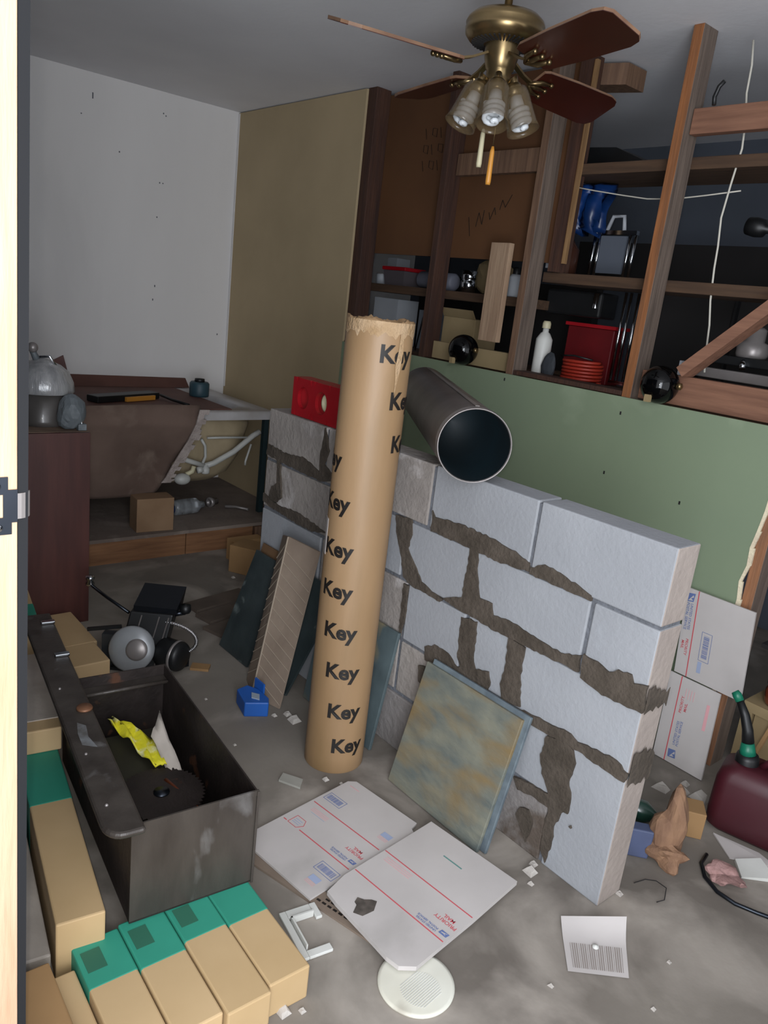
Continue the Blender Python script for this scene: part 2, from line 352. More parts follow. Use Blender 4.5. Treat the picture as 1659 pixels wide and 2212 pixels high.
zc = 1.161; sp = MB()
YA, YB2 = .155, .232
tilted(sp, .0003, .0022, .165, .239, zc+.0145, zc+.036); tilted(sp, .0003, .0022, .165, .243, zc-.036, zc-.0145)
tilted(sp, .0003, .0022, .2335, .2495, zc-.0145, zc+.0145); tilted(sp, .0003, .0022, .165, .19, zc-.0145, zc+.0145)
tilted(sp, .0003, .0022, .239, .2495, zc+.0145, zc+.020); tilted(sp, .0003, .0022, .243, .2495, zc-.021, zc-.0145)
spo = sp.build('strike_plate', M_strike, jb, label='steel strike plate')
lip = MB()
for k in range(5):
    a0, a1 = k*.26, (k+1)*.26
    p = lambda a, z, o: (jx(z)-.014*(1-math.cos(a))+o*math.cos(a)+.0003, .2495+.016*math.sin(a)+o*math.sin(a), z)
    lip.hexa([p(a0,zc-.017,0),p(a1,zc-.017,0),p(a1,zc-.017,.0018),p(a0,zc-.017,.0018)], [p(a0,zc+.015,0),p(a1,zc+.015,0),p(a1,zc+.015,.0018),p(a0,zc+.015,.0018)])
lip.build('strike_lip', M_steel, spo)
for z, y in ((zc+.025, .2265), (zc-.027, .2285)):
    MB().lathe([(0, .003), (.0035, .0025), (.0045, .001), (.0045, 0)], (jx(z)+.0022, y, z), (1,0,0), 14).build('screw', M_chrome, spo)

# ------------------------------------------------------------------ block wall
YW = 1.6; bw = thing('block_wall', 'half height wall of pale concrete blocks with brown mortar smears', 'block wall', (-1.68, 1.65, 0))
rows = [((.788, .982), [-2.56, -2.165, -1.61, -1.205, -.806]), ((.592, .778), [-2.56, -2.468, -2.07, -1.70, -1.40, -.995, -.806]),
        ((.392, .580), [-2.56, -2.14, -1.66, -1.395, -1.20, -.806]), ((.204, .380), [-2.56, -2.20, -1.665, -1.28, -1.0]), ((0, .192), [-2.56, -2.3, -1.9, -1.5, -1.23, -1.0])]
grey = {(0,0), (1,0), (1,1), (2,2-1), (3,1), (4,3), (4,4), (2,1), (3,2), (4,2), (0,1)}
def block(x0, x1, z0, z1, m, jx=0):
    g_ = .006; d = random.uniform(-.002, .002)
    mb = MB(); mb.box((x0+g_, YW+d, z0), (x1-g_, YW+.1, z1)); ob = mb.build('block', m, bw, bev=.004)
    return side_mat(ob, M_blockE, 0) if x1 > -.82 else ob
for ri, ((z0, z1), xs_) in enumerate(rows):
    for k in range(len(xs_)-1):
        m = M_block2 if (ri, k) in {(0,0), (1,1), (1,0), (2,1), (3,1), (0,1)} else (M_block3 if (ri, k) in {(4,3), (4,4), (3,2), (4,2)} else M_block)
        if (ri, k) in {(3,2)}: m = M_block2
        block(xs_[k], xs_[k+1] if k < len(xs_)-2 else xs_[k+1]+(.006 if ri < 3 else 0), z0, z1, m)
block(-1.0, -.80, 0, .380, M_block)
MB().box((-2.555, YW+.006, 0), (-.812, YW+.096, .975)).build('mortar_joint', M_joint, bw)
sm = MB()
def smear(poly, y=YW-.0035, th=.005):
    # roughen the outline
    out = []
    for i, a in enumerate(poly):
        b = poly[(i+1) % len(poly)]; L_ = math.hypot(b[0]-a[0], b[1]-a[1]); n = max(1, int(L_/.012))
        for k in range(n):
            t = k/n; j = .0028 if k else .001
            out.append((a[0]+(b[0]-a[0])*t+random.uniform(-j, j), a[1]+(b[1]-a[1])*t+random.uniform(-j, j)))
    n = len(out)
    m_ = MB().prism(out, (0, y, 0), (1,0,0), (0,0,1), (0,1,0), th)
    sm.add(m_.v, m_.f)
for smi, P in enumerate(([(-1.595,.845),(-1.581,.827),(-1.468,.837),(-1.348,.834),(-1.259,.824),(-1.208,.808),(-1.204,.785),(-1.316,.775),(-1.424,.780),(-1.59,.780)],
          [(-1.20,.800),(-1.156,.822),(-1.104,.817),(-1.031,.801),(-1.002,.794),(-1.0,.78),(-1.20,.78)],
          [(-1.424,.787),(-1.391,.79),(-1.38,.717),(-1.356,.649),(-1.31,.651),(-1.297,.62),(-1.24,.627),(-1.189,.622),(-1.139,.616),(-1.059,.611),(-.998,.63),(-.994,.585),(-1.154,.580),(-1.282,.577),(-1.376,.583),(-1.461,.586),(-1.499,.593),(-1.426,.626),(-1.425,.674),(-1.42,.734)],
          [(-1.754,.784),(-1.682,.788),(-1.669,.743),(-1.68,.694),(-1.64,.652),(-1.601,.61),(-1.551,.595),(-1.50,.59),(-1.51,.577),(-1.636,.58),(-1.686,.595),(-1.706,.657),(-1.744,.73)],
          [(-1.414,.567),(-1.354,.576),(-1.343,.452),(-1.323,.423),(-1.382,.406),(-1.407,.439),(-1.412,.519)],
          [(-1.547,.412),(-1.506,.436),(-1.446,.435),(-1.401,.41),(-1.345,.431),(-1.282,.45),(-1.269,.419),(-1.279,.371),(-1.367,.365),(-1.477,.369),(-1.539,.369)],
          [(-1.231,.578),(-1.17,.575),(-1.17,.493),(-1.152,.404),(-1.218,.391),(-1.233,.436),(-1.226,.492)],
          [(-.99,.638),(-.947,.636),(-.912,.626),(-.889,.642),(-.85,.647),(-.841,.627),(-.804,.638),(-.803,.567),(-.819,.567),(-.879,.561),(-.927,.562),(-.985,.575)],
          [(-1.191,.387),(-1.125,.401),(-1.055,.405),(-.98,.414),(-.957,.403),(-.901,.412),(-.841,.416),(-.804,.398),(-.809,.373),(-.874,.374),(-.947,.381),(-1.049,.375),(-1.147,.37),(-1.187,.369)],
          [(-1.05,.37),(-.989,.385),(-.961,.373),(-.947,.344),(-.956,.282),(-.942,.243),(-.941,.195),(-.989,.174),(-1.008,.211),(-1.042,.258),(-1.058,.307)],
          [(-1.13,.193),(-1.078,.205),(-1.013,.211),(-.989,.197),(-.950,.205),(-.962,.17),(-.974,.132),(-.97,.085),(-.979,.012),(-.997,.035),(-1.004,.096),(-1.0,.175),(-1.06,.176),(-1.109,.165)],
          [(-2.54,.844),(-2.429,.833),(-2.293,.845),(-2.192,.819),(-2.116,.801),(-2.177,.785),(-2.342,.79),(-2.459,.793),(-2.55,.8)],
          [(-2.55,.643),(-2.447,.621),(-2.317,.631),(-2.17,.617),(-2.116,.608),(-2.198,.588),(-2.346,.59),(-2.481,.598),(-2.55,.609)],
          [(-2.472,.797),(-2.446,.783),(-2.421,.656),(-2.45,.630),(-2.51,.631),(-2.493,.684),(-2.459,.706)],
          [(-2.176,.982),(-2.143,.904),(-2.165,.85),(-2.11,.827),(-2.126,.799),(-2.184,.803),(-2.191,.881)],
          [(-1.675,.578),(-1.655,.575),(-1.65,.48),(-1.665,.39),(-1.672,.45)], [(-1.09,.12),(-1.06,.13),(-1.04,.10),(-1.05,.03),(-1.065,.05),(-1.10,.09)],
          [(-.93,.165),(-.925,.17),(-.92,.163)], [(-1.56,.34),(-1.53,.35),(-1.52,.28),(-1.55,.29)])):
    smear(P, YW-.0033-.0003*smi, .009)
# smears that wrap round the end of the wall
for z0, z1 in ((.565, .64), (.36, .47)):
    pts = []
    for k in range(9): pts.append((YW+.0+.1*k/8, z1+random.uniform(-.02, .006) - (.03*k/8)))
    for k in range(9): pts.append((YW+.1-.1*k/8, z0-.0+random.uniform(-.012, .012)))
    m_ = MB().prism(pts, (-.8002, 0, 0), (0,1,0), (0,0,1), (1,0,0), .0012); sm.add(m_.v, m_.f)
sm.build('mortar_smear', M_smear, bw, kind='stuff')

# ------------------------------------------------------------------ cardboard tube
tx, ty, tr, th_ = -1.689, 1.393, .0945, 1.388
tb = thing('cardboard_tube', 'tall upright brown cardboard tube printed with rows of black lettering', 'tube', (tx, ty, 0))
prof = []
tm = MB(); seg = 72
vs = []; fs = []
hs = [0, .004, .05, .2, .4, .6, .8, 1.0, 1.2, 1.3, 1.36, th_]
for hi_, h in enumerate(hs):
    for k in range(seg):
        a = 2*math.pi*k/seg; rr = tr - (.002 if hi_ == 0 else 0) + .0006*math.sin(3*a+h*3)
        zz = h + (random.uniform(-.004, .004) + .004*math.sin(5*a) if hi_ == len(hs)-1 else 0)
        vs.append((tx+rr*math.cos(a), ty+rr*math.sin(a), zz))
n0 = len(hs)
for k in range(seg):
    a = 2*math.pi*k/seg; vs.append((tx+(tr-.008)*math.cos(a), ty+(tr-.008)*math.sin(a), vs[(n0-1)*seg+k][2]-.001))
for k in range(seg):
    a = 2*math.pi*k/seg; vs.append((tx+(tr-.008)*math.cos(a), ty+(tr-.008)*math.sin(a), .01))
for i in range(n0+1):
    for k in range(seg): fs.append((i*seg+k, i*seg+(k+1) % seg, (i+1)*seg+(k+1) % seg, (i+1)*seg+k))
tm.add(vs, fs, True); tm.build('tube_wall', M_tube, tb)
def cyl_pt(phi0, z0, r_, roll=0):
    return lambda x, y: V((tx + r_*math.cos(R(phi0) + (x)/tr), ty + r_*math.sin(R(phi0) + (x)/tr), z0 + y))
KEYS = [(-5, 1.299), (21, 1.173), (35, 1.051), (-117, .991), (-91, .869), (-76, .732), (-69.4, .606), (-53.7, .479), (-41, .35), (-29, .216), (-15, .097)]
for phi, z in KEYS:
    t_ = text_mb('Key', .066, cyl_pt(phi, z-.020, tr+.0012), bold=.0022, cuts=2, align='CENTER')
    t_.build('lettering', M_ink, tb)
lb = MB()
for k in range(4):
    a0, a1 = R(-128+5*k), R(-128+5*(k+1)); r1, r2 = tr+.0006, tr+.0016
    P = lambda a, r_, z: (tx+r_*math.cos(a), ty+r_*math.sin(a), z)
    lb.hexa([P(a0,r1,.70), P(a1,r1,.70), P(a1,r2,.70), P(a0,r2,.70)], [P(a0,r1,.81), P(a1,r1,.81), P(a1,r2,.81), P(a0,r2,.81)])
lbo = lb.build('paper_label', M_paper, tb, label='small white paper label')
lb2 = MB()
for k in range(4):
    lb2.bar((tx+(tr+.003)*math.cos(R(-123+3*k)), ty+(tr+.003)*math.sin(R(-123+3*k)), .715), (tx+(tr+.003)*math.cos(R(-123+3*k)), ty+(tr+.003)*math.sin(R(-123+3*k)), .80), .002, .0006)
lb2.build('label_print', M_inkL, lbo)
# worn strip at the lip and a torn patch
ws = MB()
for k in range(60):
    a0, a1 = 2*math.pi*k/60, 2*math.pi*(k+1)/60
    d0 = .03+.02*abs(math.sin(k*1.7))*abs(math.cos(k*.6)); d1 = .03+.02*abs(math.sin((k+1)*1.7))*abs(math.cos((k+1)*.6))
    ws.add([(tx+(tr+.0011)*math.cos(a0), ty+(tr+.0011)*math.sin(a0), th_-.003), (tx+(tr+.0011)*math.cos(a1), ty+(tr+.0011)*math.sin(a1), th_-.003),
            (tx+(tr+.0011)*math.cos(a1), ty+(tr+.0011)*math.sin(a1), th_-d1), (tx+(tr+.0011)*math.cos(a0), ty+(tr+.0011)*math.sin(a0), th_-d0)], [(0,1,2,3)])
ws.build('frayed_lip', M_tubeW, tb)
tp = MB()
pp = [(-3, 1.355), (3, 1.36), (6, 1.31), (3, 1.26), (-2, 1.21), (-4, 1.19), (-5, 1.24), (-7, 1.27), (-4, 1.31)]
tp.add([(tx+(tr+.0022)*math.cos(R(a)), ty+(tr+.0022)*math.sin(R(a)), z) for a, z in pp], [list(range(len(pp)))])
tp.build('torn_patch', M_tubeW, tb)

# ------------------------------------------------------------------ stove pipe on the wall
pr_ = .103; pz = .984+pr_; pe = V((-1.405, 1.535, pz)); pdv = V((-.815, .58, 0)).normalized(); pL = 1.15
sp_ = thing('duct_pipe', 'round galvanised duct pipe lying across the block wall behind the brown tube', 'pipe', (pe.x, pe.y, .984))
pm = MB().lathe([(pr_, 0), (pr_, .004), (pr_-.001, .03), (pr_+.0012, .036), (pr_-.001, .042), (pr_-.001, pL), (pr_-.004, pL), (pr_-.003, .002), (pr_, 0)], pe, pdv, 56)
pm.build('pipe_shell', M_steel, sp_)
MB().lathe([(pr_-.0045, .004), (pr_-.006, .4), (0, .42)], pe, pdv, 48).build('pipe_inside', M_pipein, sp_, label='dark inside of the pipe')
MB().bar(pe+V((0,0,pr_+.001))+pdv*.04, pe+V((0,0,pr_+.001))+pdv*(pL-.04), .012, .002).build('lock_seam', M_steel, sp_)

# red box level/caddy on the wall
rd = thing('red_holder', 'red plastic holder with two round openings on the block wall left of the tube', 'holder', (-2.3, 1.65, .984))
fr = MB()
x0, x1, z0, z1, y0, y1 = -2.43, -2.13, .984, 1.125, 1.615, 1.63
def plate_holes(mb, x0, x1, z0, z1, y0, y1, holes, r_):
    # front plate made of a ring strip per hole between rectangles
    cur = x0
    for hx in holes:
        a, b = hx-r_*1.35, hx+r_*1.35
        mb.box((cur, y0, z0), (a, y1, z1)); cz = (z0+z1)/2; n = 24
        for k in range(n):
            t0, t1 = 2*math.pi*k/n, 2*math.pi*(k+1)/n
            def outp(t):
                c_, s_ = math.cos(t), math.sin(t); hw, hh = (b-a)/2, (z1-z0)/2
                m_ = min(hw/abs(c_) if abs(c_) > 1e-6 else 9, hh/abs(s_) if abs(s_) > 1e-6 else 9); return (hx+c_*m_, cz+s_*m_)
            i0, i1 = (hx+r_*math.cos(t0), cz+r_*1.15*math.sin(t0)), (hx+r_*math.cos(t1), cz+r_*1.15*math.sin(t1)); o0, o1 = outp(t0), outp(t1)
            mb.hexa([(i0[0],y0,i0[1]),(o0[0],y0,o0[1]),(o1[0],y0,o1[1]),(i1[0],y0,i1[1])], [(i0[0],y1,i0[1]),(o0[0],y1,o0[1]),(o1[0],y1,o1[1]),(i1[0],y1,i1[1])])
        cur = b
    mb.box((cur, y0, z0), (x1, y1, z1))
plate_holes(fr, x0, x1, z0, z1, y0, y1, [-2.36, -2.245], .036)
fr.build('front_plate', M_red, rd)
b_ = MB(); b_.box((x0, 1.6305, z1-.012), (x1, 1.688, z1)); b_.box((x1-.05, 1.6305, z0), (x1, 1.688, z0+.01)); b_.box((x0, 1.6305, z0+.0105), (x0+.01, 1.688, z1-.0125)); b_.box((-2.31, 1.6305, z0+.0105), (-2.302, 1.688, z1-.0125))
b_.build('tray_body', M_red, rd)
MB().lathe([(.034, 0), (.034, .03), (.026, .03), (.026, 0), (.034, 0)], (-2.245, 1.64, 1.055), (0,1,0), 24).build('tape_roll', M_ivory, label='pale tape roll inside the red holder', cat='tape')

# ------------------------------------------------------------------ leaning tiles
def lean(x0, x1, yb, yt, h, th, m, name='slab', z0=.0):
    """leaning slab from floor y=yb to top y=yt"""
    L_ = math.hypot(yt-yb, h); u = V((1,0,0)); v = V((0, yt-yb, h)).normalized(); n = V((0, -v.z, v.y))
    return (V((x0, yb, z0)), u, v, n, x1-x0, L_, th)
def leanbox(x0, x1, yb, yt, h, th, skew=0, z0=.001):
    q = MB(); v = V((skew, yt-yb, h)); n = V((0, -h, yt-yb)).normalized()*th
    a = V((x0, yb, z0-min(0, n.z)))
    q.hexa([a, a+V((x1-x0,0,0)), a+V((x1-x0,0,0))+v, a+v], [a+n, a+n+V((x1-x0,0,0)), a+n+V((x1-x0,0,0))+v, a+n+v]); return q
t1 = thing('stone_tile', 'large square rust and grey stone tile leaning against the block wall', 'tile', (-1.3, 1.49, 0), group='tiles leaning on the block wall')
leanbox(-1.50, -1.115, 1.478, 1.580, .385, .012).build('tile_face', M_slate2, t1, bev=.002)
t2 = thing('stone_tile', 'grey edged tile leaning directly behind the large rusty tile', 'tile', (-1.28, 1.5, 0), group='tiles leaning on the block wall')
leanbox(-1.485, -1.098, 1.494, 1.592, .398, .011).build('tile_face', M_edge, t2, bev=.002)
t3 = thing('stone_tile', 'slate grey tile leaning behind the brown tube', 'tile', (-1.85, 1.53, 0), group='tiles leaning on the block wall')
leanbox(-2.05, -1.655, 1.525, 1.593, .41, .012).build('tile_face', M_slate, t3, bev=.002)
leanbox(-2.28, -2.085, 1.468, 1.585, .43, .01, skew=.11).build('stone_tile', M_slateD, label='narrow dark tile between the tan sheet and the brown tube', cat='tile', group='tiles leaning on the block wall')
leanbox(-2.56, -2.34, 1.452, 1.56, .42, .01, skew=.06).build('stone_tile', M_slateD, label='dark veined stone sheet leftmost against the block wall', cat='tile', group='tiles leaning on the block wall')
leanbox(-2.53, -2.30, 1.49, 1.588, .445, .008, skew=.03).build('brown_board', mat('dull brown sheet','6e5236','5c4430', scale=4, rough=.85), label='thin brown board edge behind the dark veined sheet', cat='panel')
# veined lines
ct = thing('textured_sheet', 'tan folded sheet with a fine diagonal pattern leaning beside the tube', 'sheet', (-2.2, 1.42, 0))
def foldq(a, b, c, d, th, y_):
    q = MB(); n = V((0, -th, 0)); P = [V(p) for p in (a, b, c, d)]; q.hexa(P, [p+n for p in P]); return q
A = V((-2.255, 1.402, .002)); B = V((-2.145, 1.362, .002)); Cc = V((-2.02, 1.398, .002))
At = V((-2.335, 1.565, .535)); Bt = V((-2.235, 1.525, .565)); Ct = V((-2.10, 1.570, .545))
foldq(A, B, Bt, At, .006, 0).build('left_face', M_cork, ct); foldq(B, Cc, Ct, Bt, .006, 0).build('right_face', M_cork, ct)
MB().bar(B+V((0,-.0085,0)), Bt+V((0,-.0085,0)), .004, .004, up=(0,1,0)).build('fold_ridge', M_corkL, ct)
rg = MB()
for k in range(13):
    t = .05+k*.072
    p = A.lerp(At, t); q = B.lerp(Bt, min(1, t+.12)-.0)
    if t+.12 < 1: rg.bar(p+V((0,-.0072,0)), q+V((0,-.0072,0)), .003, .003, up=(0,1,0))
    p = B.lerp(Bt, t); q = Cc.lerp(Ct, max(0, t-.1))
    if t > .1: rg.bar(p+V((0,-.0072,0)), q+V((0,-.0072,0)), .002, .002, up=(0,1,0))
rg.build('diagonal_ridge', M_corkL, ct, kind='stuff')
# blue caddy
bl = thing('blue_box', 'small bright blue plastic box on the floor below the tan sheet', 'box', (-2.065, 1.35, 0))
MB().prism([(-2.140,1.330),(-2.130,1.282),(-2.035,1.260),(-1.995,1.332),(-2.025,1.350),(-2.095,1.350)], (0,0,0), (1,0,0), (0,1,0), (0,0,1), .055).build('lower_body', M_blue, bl, bev=.004)
MB().box((-2.125, 1.3505, 0), (-2.065, 1.357, .085)).build('back_flap', M_blue, bl)
MB().prism([(-2.080,1.312),(-2.050,1.295),(-2.025,1.312),(-2.055,1.330)], (0,0,.0555), (1,0,0), (0,1,0), (0,0,1), .004).build('window_insert', M_bluelite, bl, label='pale square insert')

# ------------------------------------------------------------------ bathtub on its deck
dk = thing('plywood_deck', 'low dusty plywood platform with a wooden fascia under the tub', 'platform', (-4.1, 1.7, 0))
MB().box((-4.588, .95, .117), (-3.60, 2.498, .135)).build('deck_top', M_deck, dk)
for (a, b) in ((1.0, 1.79), (1.795, 2.20)): MB().box((-3.642, a, 0), (-3.605, b, .116)).build('fascia_board', M_woodY, dk)
MB().box((-4.5, .97, 0), (-3.65, 1.0, .116)).build('joist', M_woodY, dk)
MB().box((-3.62, 2.205, 0), (-3.585, 2.245, .116)).build('joist', M_stud, dk)
MB().box((-3.66, 2.30, .136), (-3.58, 2.40, .70)).build('post', M_brown, label='dark red brown post at the right end of the tub', cat='post')
MB().box((-3.80, 2.33, .136), (-3.77, 2.36, .70)).build('post', mat('green bar', '26383c', rough=.5), label='thin dark green upright bar under the tub corner', cat='post')
MB().box((-3.47, 1.965, .0), (-3.40, 2.15, .115)).build('wood_offcut', M_card, label='orange brown carton standing at the platform corner', cat='carton')
MB().frame((-3.29, 1.88, 0), (.6,.35,0), (-.35,.6,0), (0,0,1), .24, .14, .145).build('open_carton', M_cartonD, label='brown carton on the floor between platform and block wall', cat='carton', bev=.003)
tubo = thing('bathtub', 'unfinished whirlpool bathtub with white rim on the low platform', 'bathtub', (-4.1, 1.7, .136))
zr = .742
rim = MB(); X0, X1, Y0, Y1 = -4.585, -3.72, 1.12, 2.37
oi = []
def rrect(x0, x1, y0, y1, r_, n=6):
    out = []
    for cx, cy, a0 in ((x1-r_, y1-r_, 0), (x0+r_, y1-r_, 90), (x0+r_, y0+r_, 180), (x1-r_, y0+r_, 270)):
        for k in range(n+1): t = R(a0+90*k/n); out.append((cx+r_*math.cos(t), cy+r_*math.sin(t)))
    return out
def loft(mb, rings, smooth=True, capend=False):
    n = len(rings[0]); vs = [p for r_ in rings for p in r_]; fs = []
    for i in range(len(rings)-1):
        for k in range(n): fs.append((i*n+k, i*n+(k+1) % n, (i+1)*n+(k+1) % n, (i+1)*n+k))
    if capend: fs.append([(len(rings)-1)*n+k for k in range(n)])
    mb.add(vs, fs, smooth)
ro = rrect(X0, X1, Y0, Y1, .03); ri = rrect(X0+.09, X1-.10, Y0+.10, Y1-.14, .12)
loft(rim, [[(x, y, zr-.04) for x, y in ro], [(x, y, zr) for x, y in ro], [(x, y, zr+.006) for x, y in rrect(X0+.01, X1-.01, Y0+.01, Y1-.01, .03)], [(x, y, zr+.006) for x, y in ri],
           [(x, y, zr-.03) for x, y in rrect(X0+.10, X1-.11, Y0+.11, Y1-.15, .12)]])
rim.build('rim', M_tubW, tubo)
shl = MB()
rings = []
for z, a, rr in ((zr-.038, .075, .13), (zr-.08, .055, .15), (.58, .06, .18), (.46, .08, .2), (.37, .12, .2), (.32, .18, .18), (.30, .26, .12)):
    rings.append([(x, y, z) for x, y in rrect(X0+a, X1-a, Y0+a, Y1-.03-a*.9, rr)])
loft(shl, rings, capend=True); shl.build('shell', M_tubB, tubo, label='rough beige underside of the tub')
XP = -3.735
def pvc(pts, r_=.013): return MB().tube(pts, r_, 12)
pp_ = thing('drain_piping', 'white plastic pipes running along the side of the tub', 'pipes', (XP, 2.0, .14))
pvc([(XP, 1.80, .50), (XP, 1.86, .478), (XP, 1.94, .452)], .014).build('pipe', M_pvc, pp_)
pvc([(XP, 1.95, .447), (XP, 2.0, .46), (XP, 2.12, .52), (XP, 2.24, .61), (XP, 2.28, .63)], .016).build('pipe', M_pvc, pp_)
pvc([(XP, 1.93, .45), (XP, 1.95, .50), (XP+.0, 1.945, .56), (XP, 1.92, .598)], .008).build('pipe', M_pvc, pp_)
pvc([(XP, 1.955, .603), (XP, 2.05, .603), (XP, 2.2, .60)], .006).build('pipe', M_pvc, pp_)
MB().lathe([(.0, 0), (.02, 0), (.024, .006), (.024, .03), (.018, .034), (.018, .05), (0, .05)], (XP+.0, 1.953, .405), (0,0,1), 18).build('valve', M_pvc, pp_)
MB().lathe([(.0, 0), (.018, 0), (.018, .03), (0, .03)], (XP+.0, 1.905, .425), (0,1,.15), 16).build('coupling', M_pvc, pp_)
MB().ball((XP+.01, 1.815, .385), .035, sc=(1,1.3,.9)).build('suction_trap', M_pvc, pp_)
pvc([(XP, 1.84, .405), (XP, 1.875, .42), (XP, 1.885, .45)], .013).build('pipe', M_ivory, pp_)
pvc([(XP, 2.23, .56), (XP, 2.2, .46), (XP, 2.2, .44)], .006).build('pipe', M_pvc, pp_)
# dusty brown sheet draped in front of the tub
ds = thing('draped_sheet', 'dusty brown sheet hanging over the tub front with a torn pale edge', 'sheet', (-3.68, 1.5, .136))
shp = [(1.10, .79), (1.883, .79), (1.835, .61), (1.765, .46), (1.735, .375), (1.62, .24), (1.563, .15), (1.10, .15)]
def draped(poly, th, dx=0):
    # grid sheet clipped by rows
    q = MB(); rows_ = 26; cols = 22; vs = []
    def right(z):
        pts = [(.79, 1.883), (.61, 1.835), (.46, 1.765), (.375, 1.735), (.24, 1.62), (.137, 1.56)]
        for (za, ya), (zb, yb_) in zip(pts, pts[1:]):
            if z <= za+1e-6 and z >= zb-1e-6: return ya+(yb_-ya)*(za-z)/(za-zb)
        return 1.56
    for s_ in (0, 1):
        for i in range(rows_+1):
            z = .79-(.79-.30)*i/rows_; yr = right(z)+.006*math.sin(i*2.1)
            for j in range(cols+1):
                y = 1.05+(yr-1.05)*j/cols
                x = -3.665+.018*math.sin(y*9+z*4)+.012*math.sin(z*17+y*5)+(.0 if z < .7 else (z-.7)*-.35)-.10*max(0, .7-z)/.4
                vs.append((x+dx-(th if s_ else 0), y, z))
    n = (rows_+1)*(cols+1); fs = []
    for i in range(rows_):
        for j in range(cols):
            a = i*(cols+1)+j; fs.append((a, a+1, a+cols+2, a+cols+1)); fs.append((n+a, n+a+cols+1, n+a+cols+2, n+a+1))
    for j in range(cols):
        fs.append((j, n+j, n+j+1, j+1)); a = rows_*(cols+1)+j; fs.append((a, a+1, n+a+1, n+a))
    for i in range(rows_):
        a = i*(cols+1); fs.append((a, a+cols+1, n+a+cols+1, n+a)); a += cols; fs.append((a, n+a, n+a+cols+1, a+cols+1))
    return q.add(vs, fs, True)
draped(shp, .008).build('sheet_front', M_dust, ds)
te = MB(); pts = [(.775, 1.885), (.70, 1.868), (.61, 1.838), (.53, 1.80), (.46, 1.768), (.40, 1.745), (.372, 1.725)]
for (za, ya), (zb, yb_) in zip(pts, pts[1:]):
    for s_ in range(3):
        t0, t1 = s_/3, (s_+1)/3
        wv = .045+.015*math.sin(za*60+s_*2)
        p0 = V((-3.645-.10*max(0,.7-za-(zb-za)*t0)/.4, ya+(yb_-ya)*t0, za+(zb-za)*t0)); p1 = V((-3.645-.10*max(0,.7-za-(zb-za)*t1)/.4, ya+(yb_-ya)*t1, za+(zb-za)*t1))
        te.hexa([p0+V((.0,-.03,0)), p1+V((.0,-.03,0)), p1+V((.0,wv-.03,0)), p0+V((.0,wv-.03,0))], [p0+V((.008,-.03,0)), p1+V((.008,-.03,0)), p1+V((.014,wv-.03,0)), p0+V((.014,wv-.03,0))])
te.build('torn_edge', M_torn, ds, label='pale torn edge')
# brown board laid inside the tub and leaning to the wall, with a black and yellow tool
MB().hexa([(-4.53, 1.20, .754), (-4.515, 1.20, .754), (-4.515, 2.22, .754), (-4.53, 2.22, .754)], [(-4.588, 1.20, .815), (-4.574, 1.20, .815), (-4.574, 2.22, .805), (-4.588, 2.22, .805)]).build('brown_board', M_brown, label='red brown board on the far tub rim against the white wall', cat='panel')
MB().box((-4.56, 1.16, .7485), (-3.78, 2.12, .753)).build('cover_board', M_brown, label='brown board lying over the tub opening', cat='board')
lv = thing('tool_case', 'long black case with a yellow side lying on the tub cover board', 'case', (-4.05, 1.6, .754))
MB().bar((-3.98, 1.42, .772), (-4.13, 1.82, .772), .085, .034).build('case_body', M_blackp, lv, bev=.004)
MB().bar((-3.985, 1.60, .768), (-4.055, 1.79, .768), .014, .024).build('yellow_side', M_amber, lv)
MB().tube([(-4.10, 1.845, .775), (-3.98, 1.86, .768), (-3.84, 1.89, .764)], .008, 8).build('case_strap', M_blackp, lv)
tc_ = thing('teal_container', 'small dark teal container on the tub rim corner', 'container', (-4.2, 2.13, .754))
MB().lathe([(0, 0), (.055, 0), (.058, .01), (.058, .075), (.05, .085), (0, .085)], (-4.2, 2.13, .754), seg=20).build('container_body', mat('teal plastic', '2c4650', rough=.5), tc_)
MB().lathe([(0, 0), (.03, 0), (.028, .018), (0, .02)], (-4.2, 2.13, .8395), seg=16).build('cap', M_blackp, tc_)
# carton, jar and bottle on the deck
MB().frame((-3.645, 1.535, .1355), (.08,.99,0), (-.99,.08,0), (0,0,1), .195, .115, .178).build('cardboard_box', mat('dusty carton', '8f7358', '7f6349', scale=5, rough=.85), label='small cardboard box standing on the tub platform', cat='box', bev=.002)
jr = thing('plastic_bottle', 'clear ribbed plastic bottle with blue cap lying on the platform', 'bottle', (-3.96, 1.95, .136))
jo = V((-3.86, 1.83, .18)); ja = V((-.12, 1, 0)).normalized()
MB().lathe([(0, 0), (.03, 0), (.042, .012), (.044, .05), (.040, .055), (.044, .062), (.044, .10), (.040, .105), (.044, .112), (.043, .15), (.02, .18), (.02, .2), (0, .2)], jo, ja, 24).build('bottle_body', mat('clear plastic', 'b8bcc0', rough=.12, trans=.7), jr)
MB().lathe([(0, -.03), (.03, -.03), (.032, -.001), (0, -.001)], jo, ja, 20).build('cap', M_blueD, jr)
jk = thing('drain_fitting', 'short pipe fitting lying beside the bottle on the platform', 'fitting', (-4.0, 2.12, .136))
MB().lathe([(.03, 0), (.03, .02), (.02, .025), (.02, .06), (.014, .06), (.014, 0), (.03, 0)], (-3.95, 2.10, .1665), (-.3,1,0), 20).build('fitting_body', M_steel, jk)
MB().tube([(-3.9, 2.18, .15), (-3.87, 2.24, .15), (-3.80, 2.28, .15)], .009, 10).build('fitting_tail', M_steel, jk)

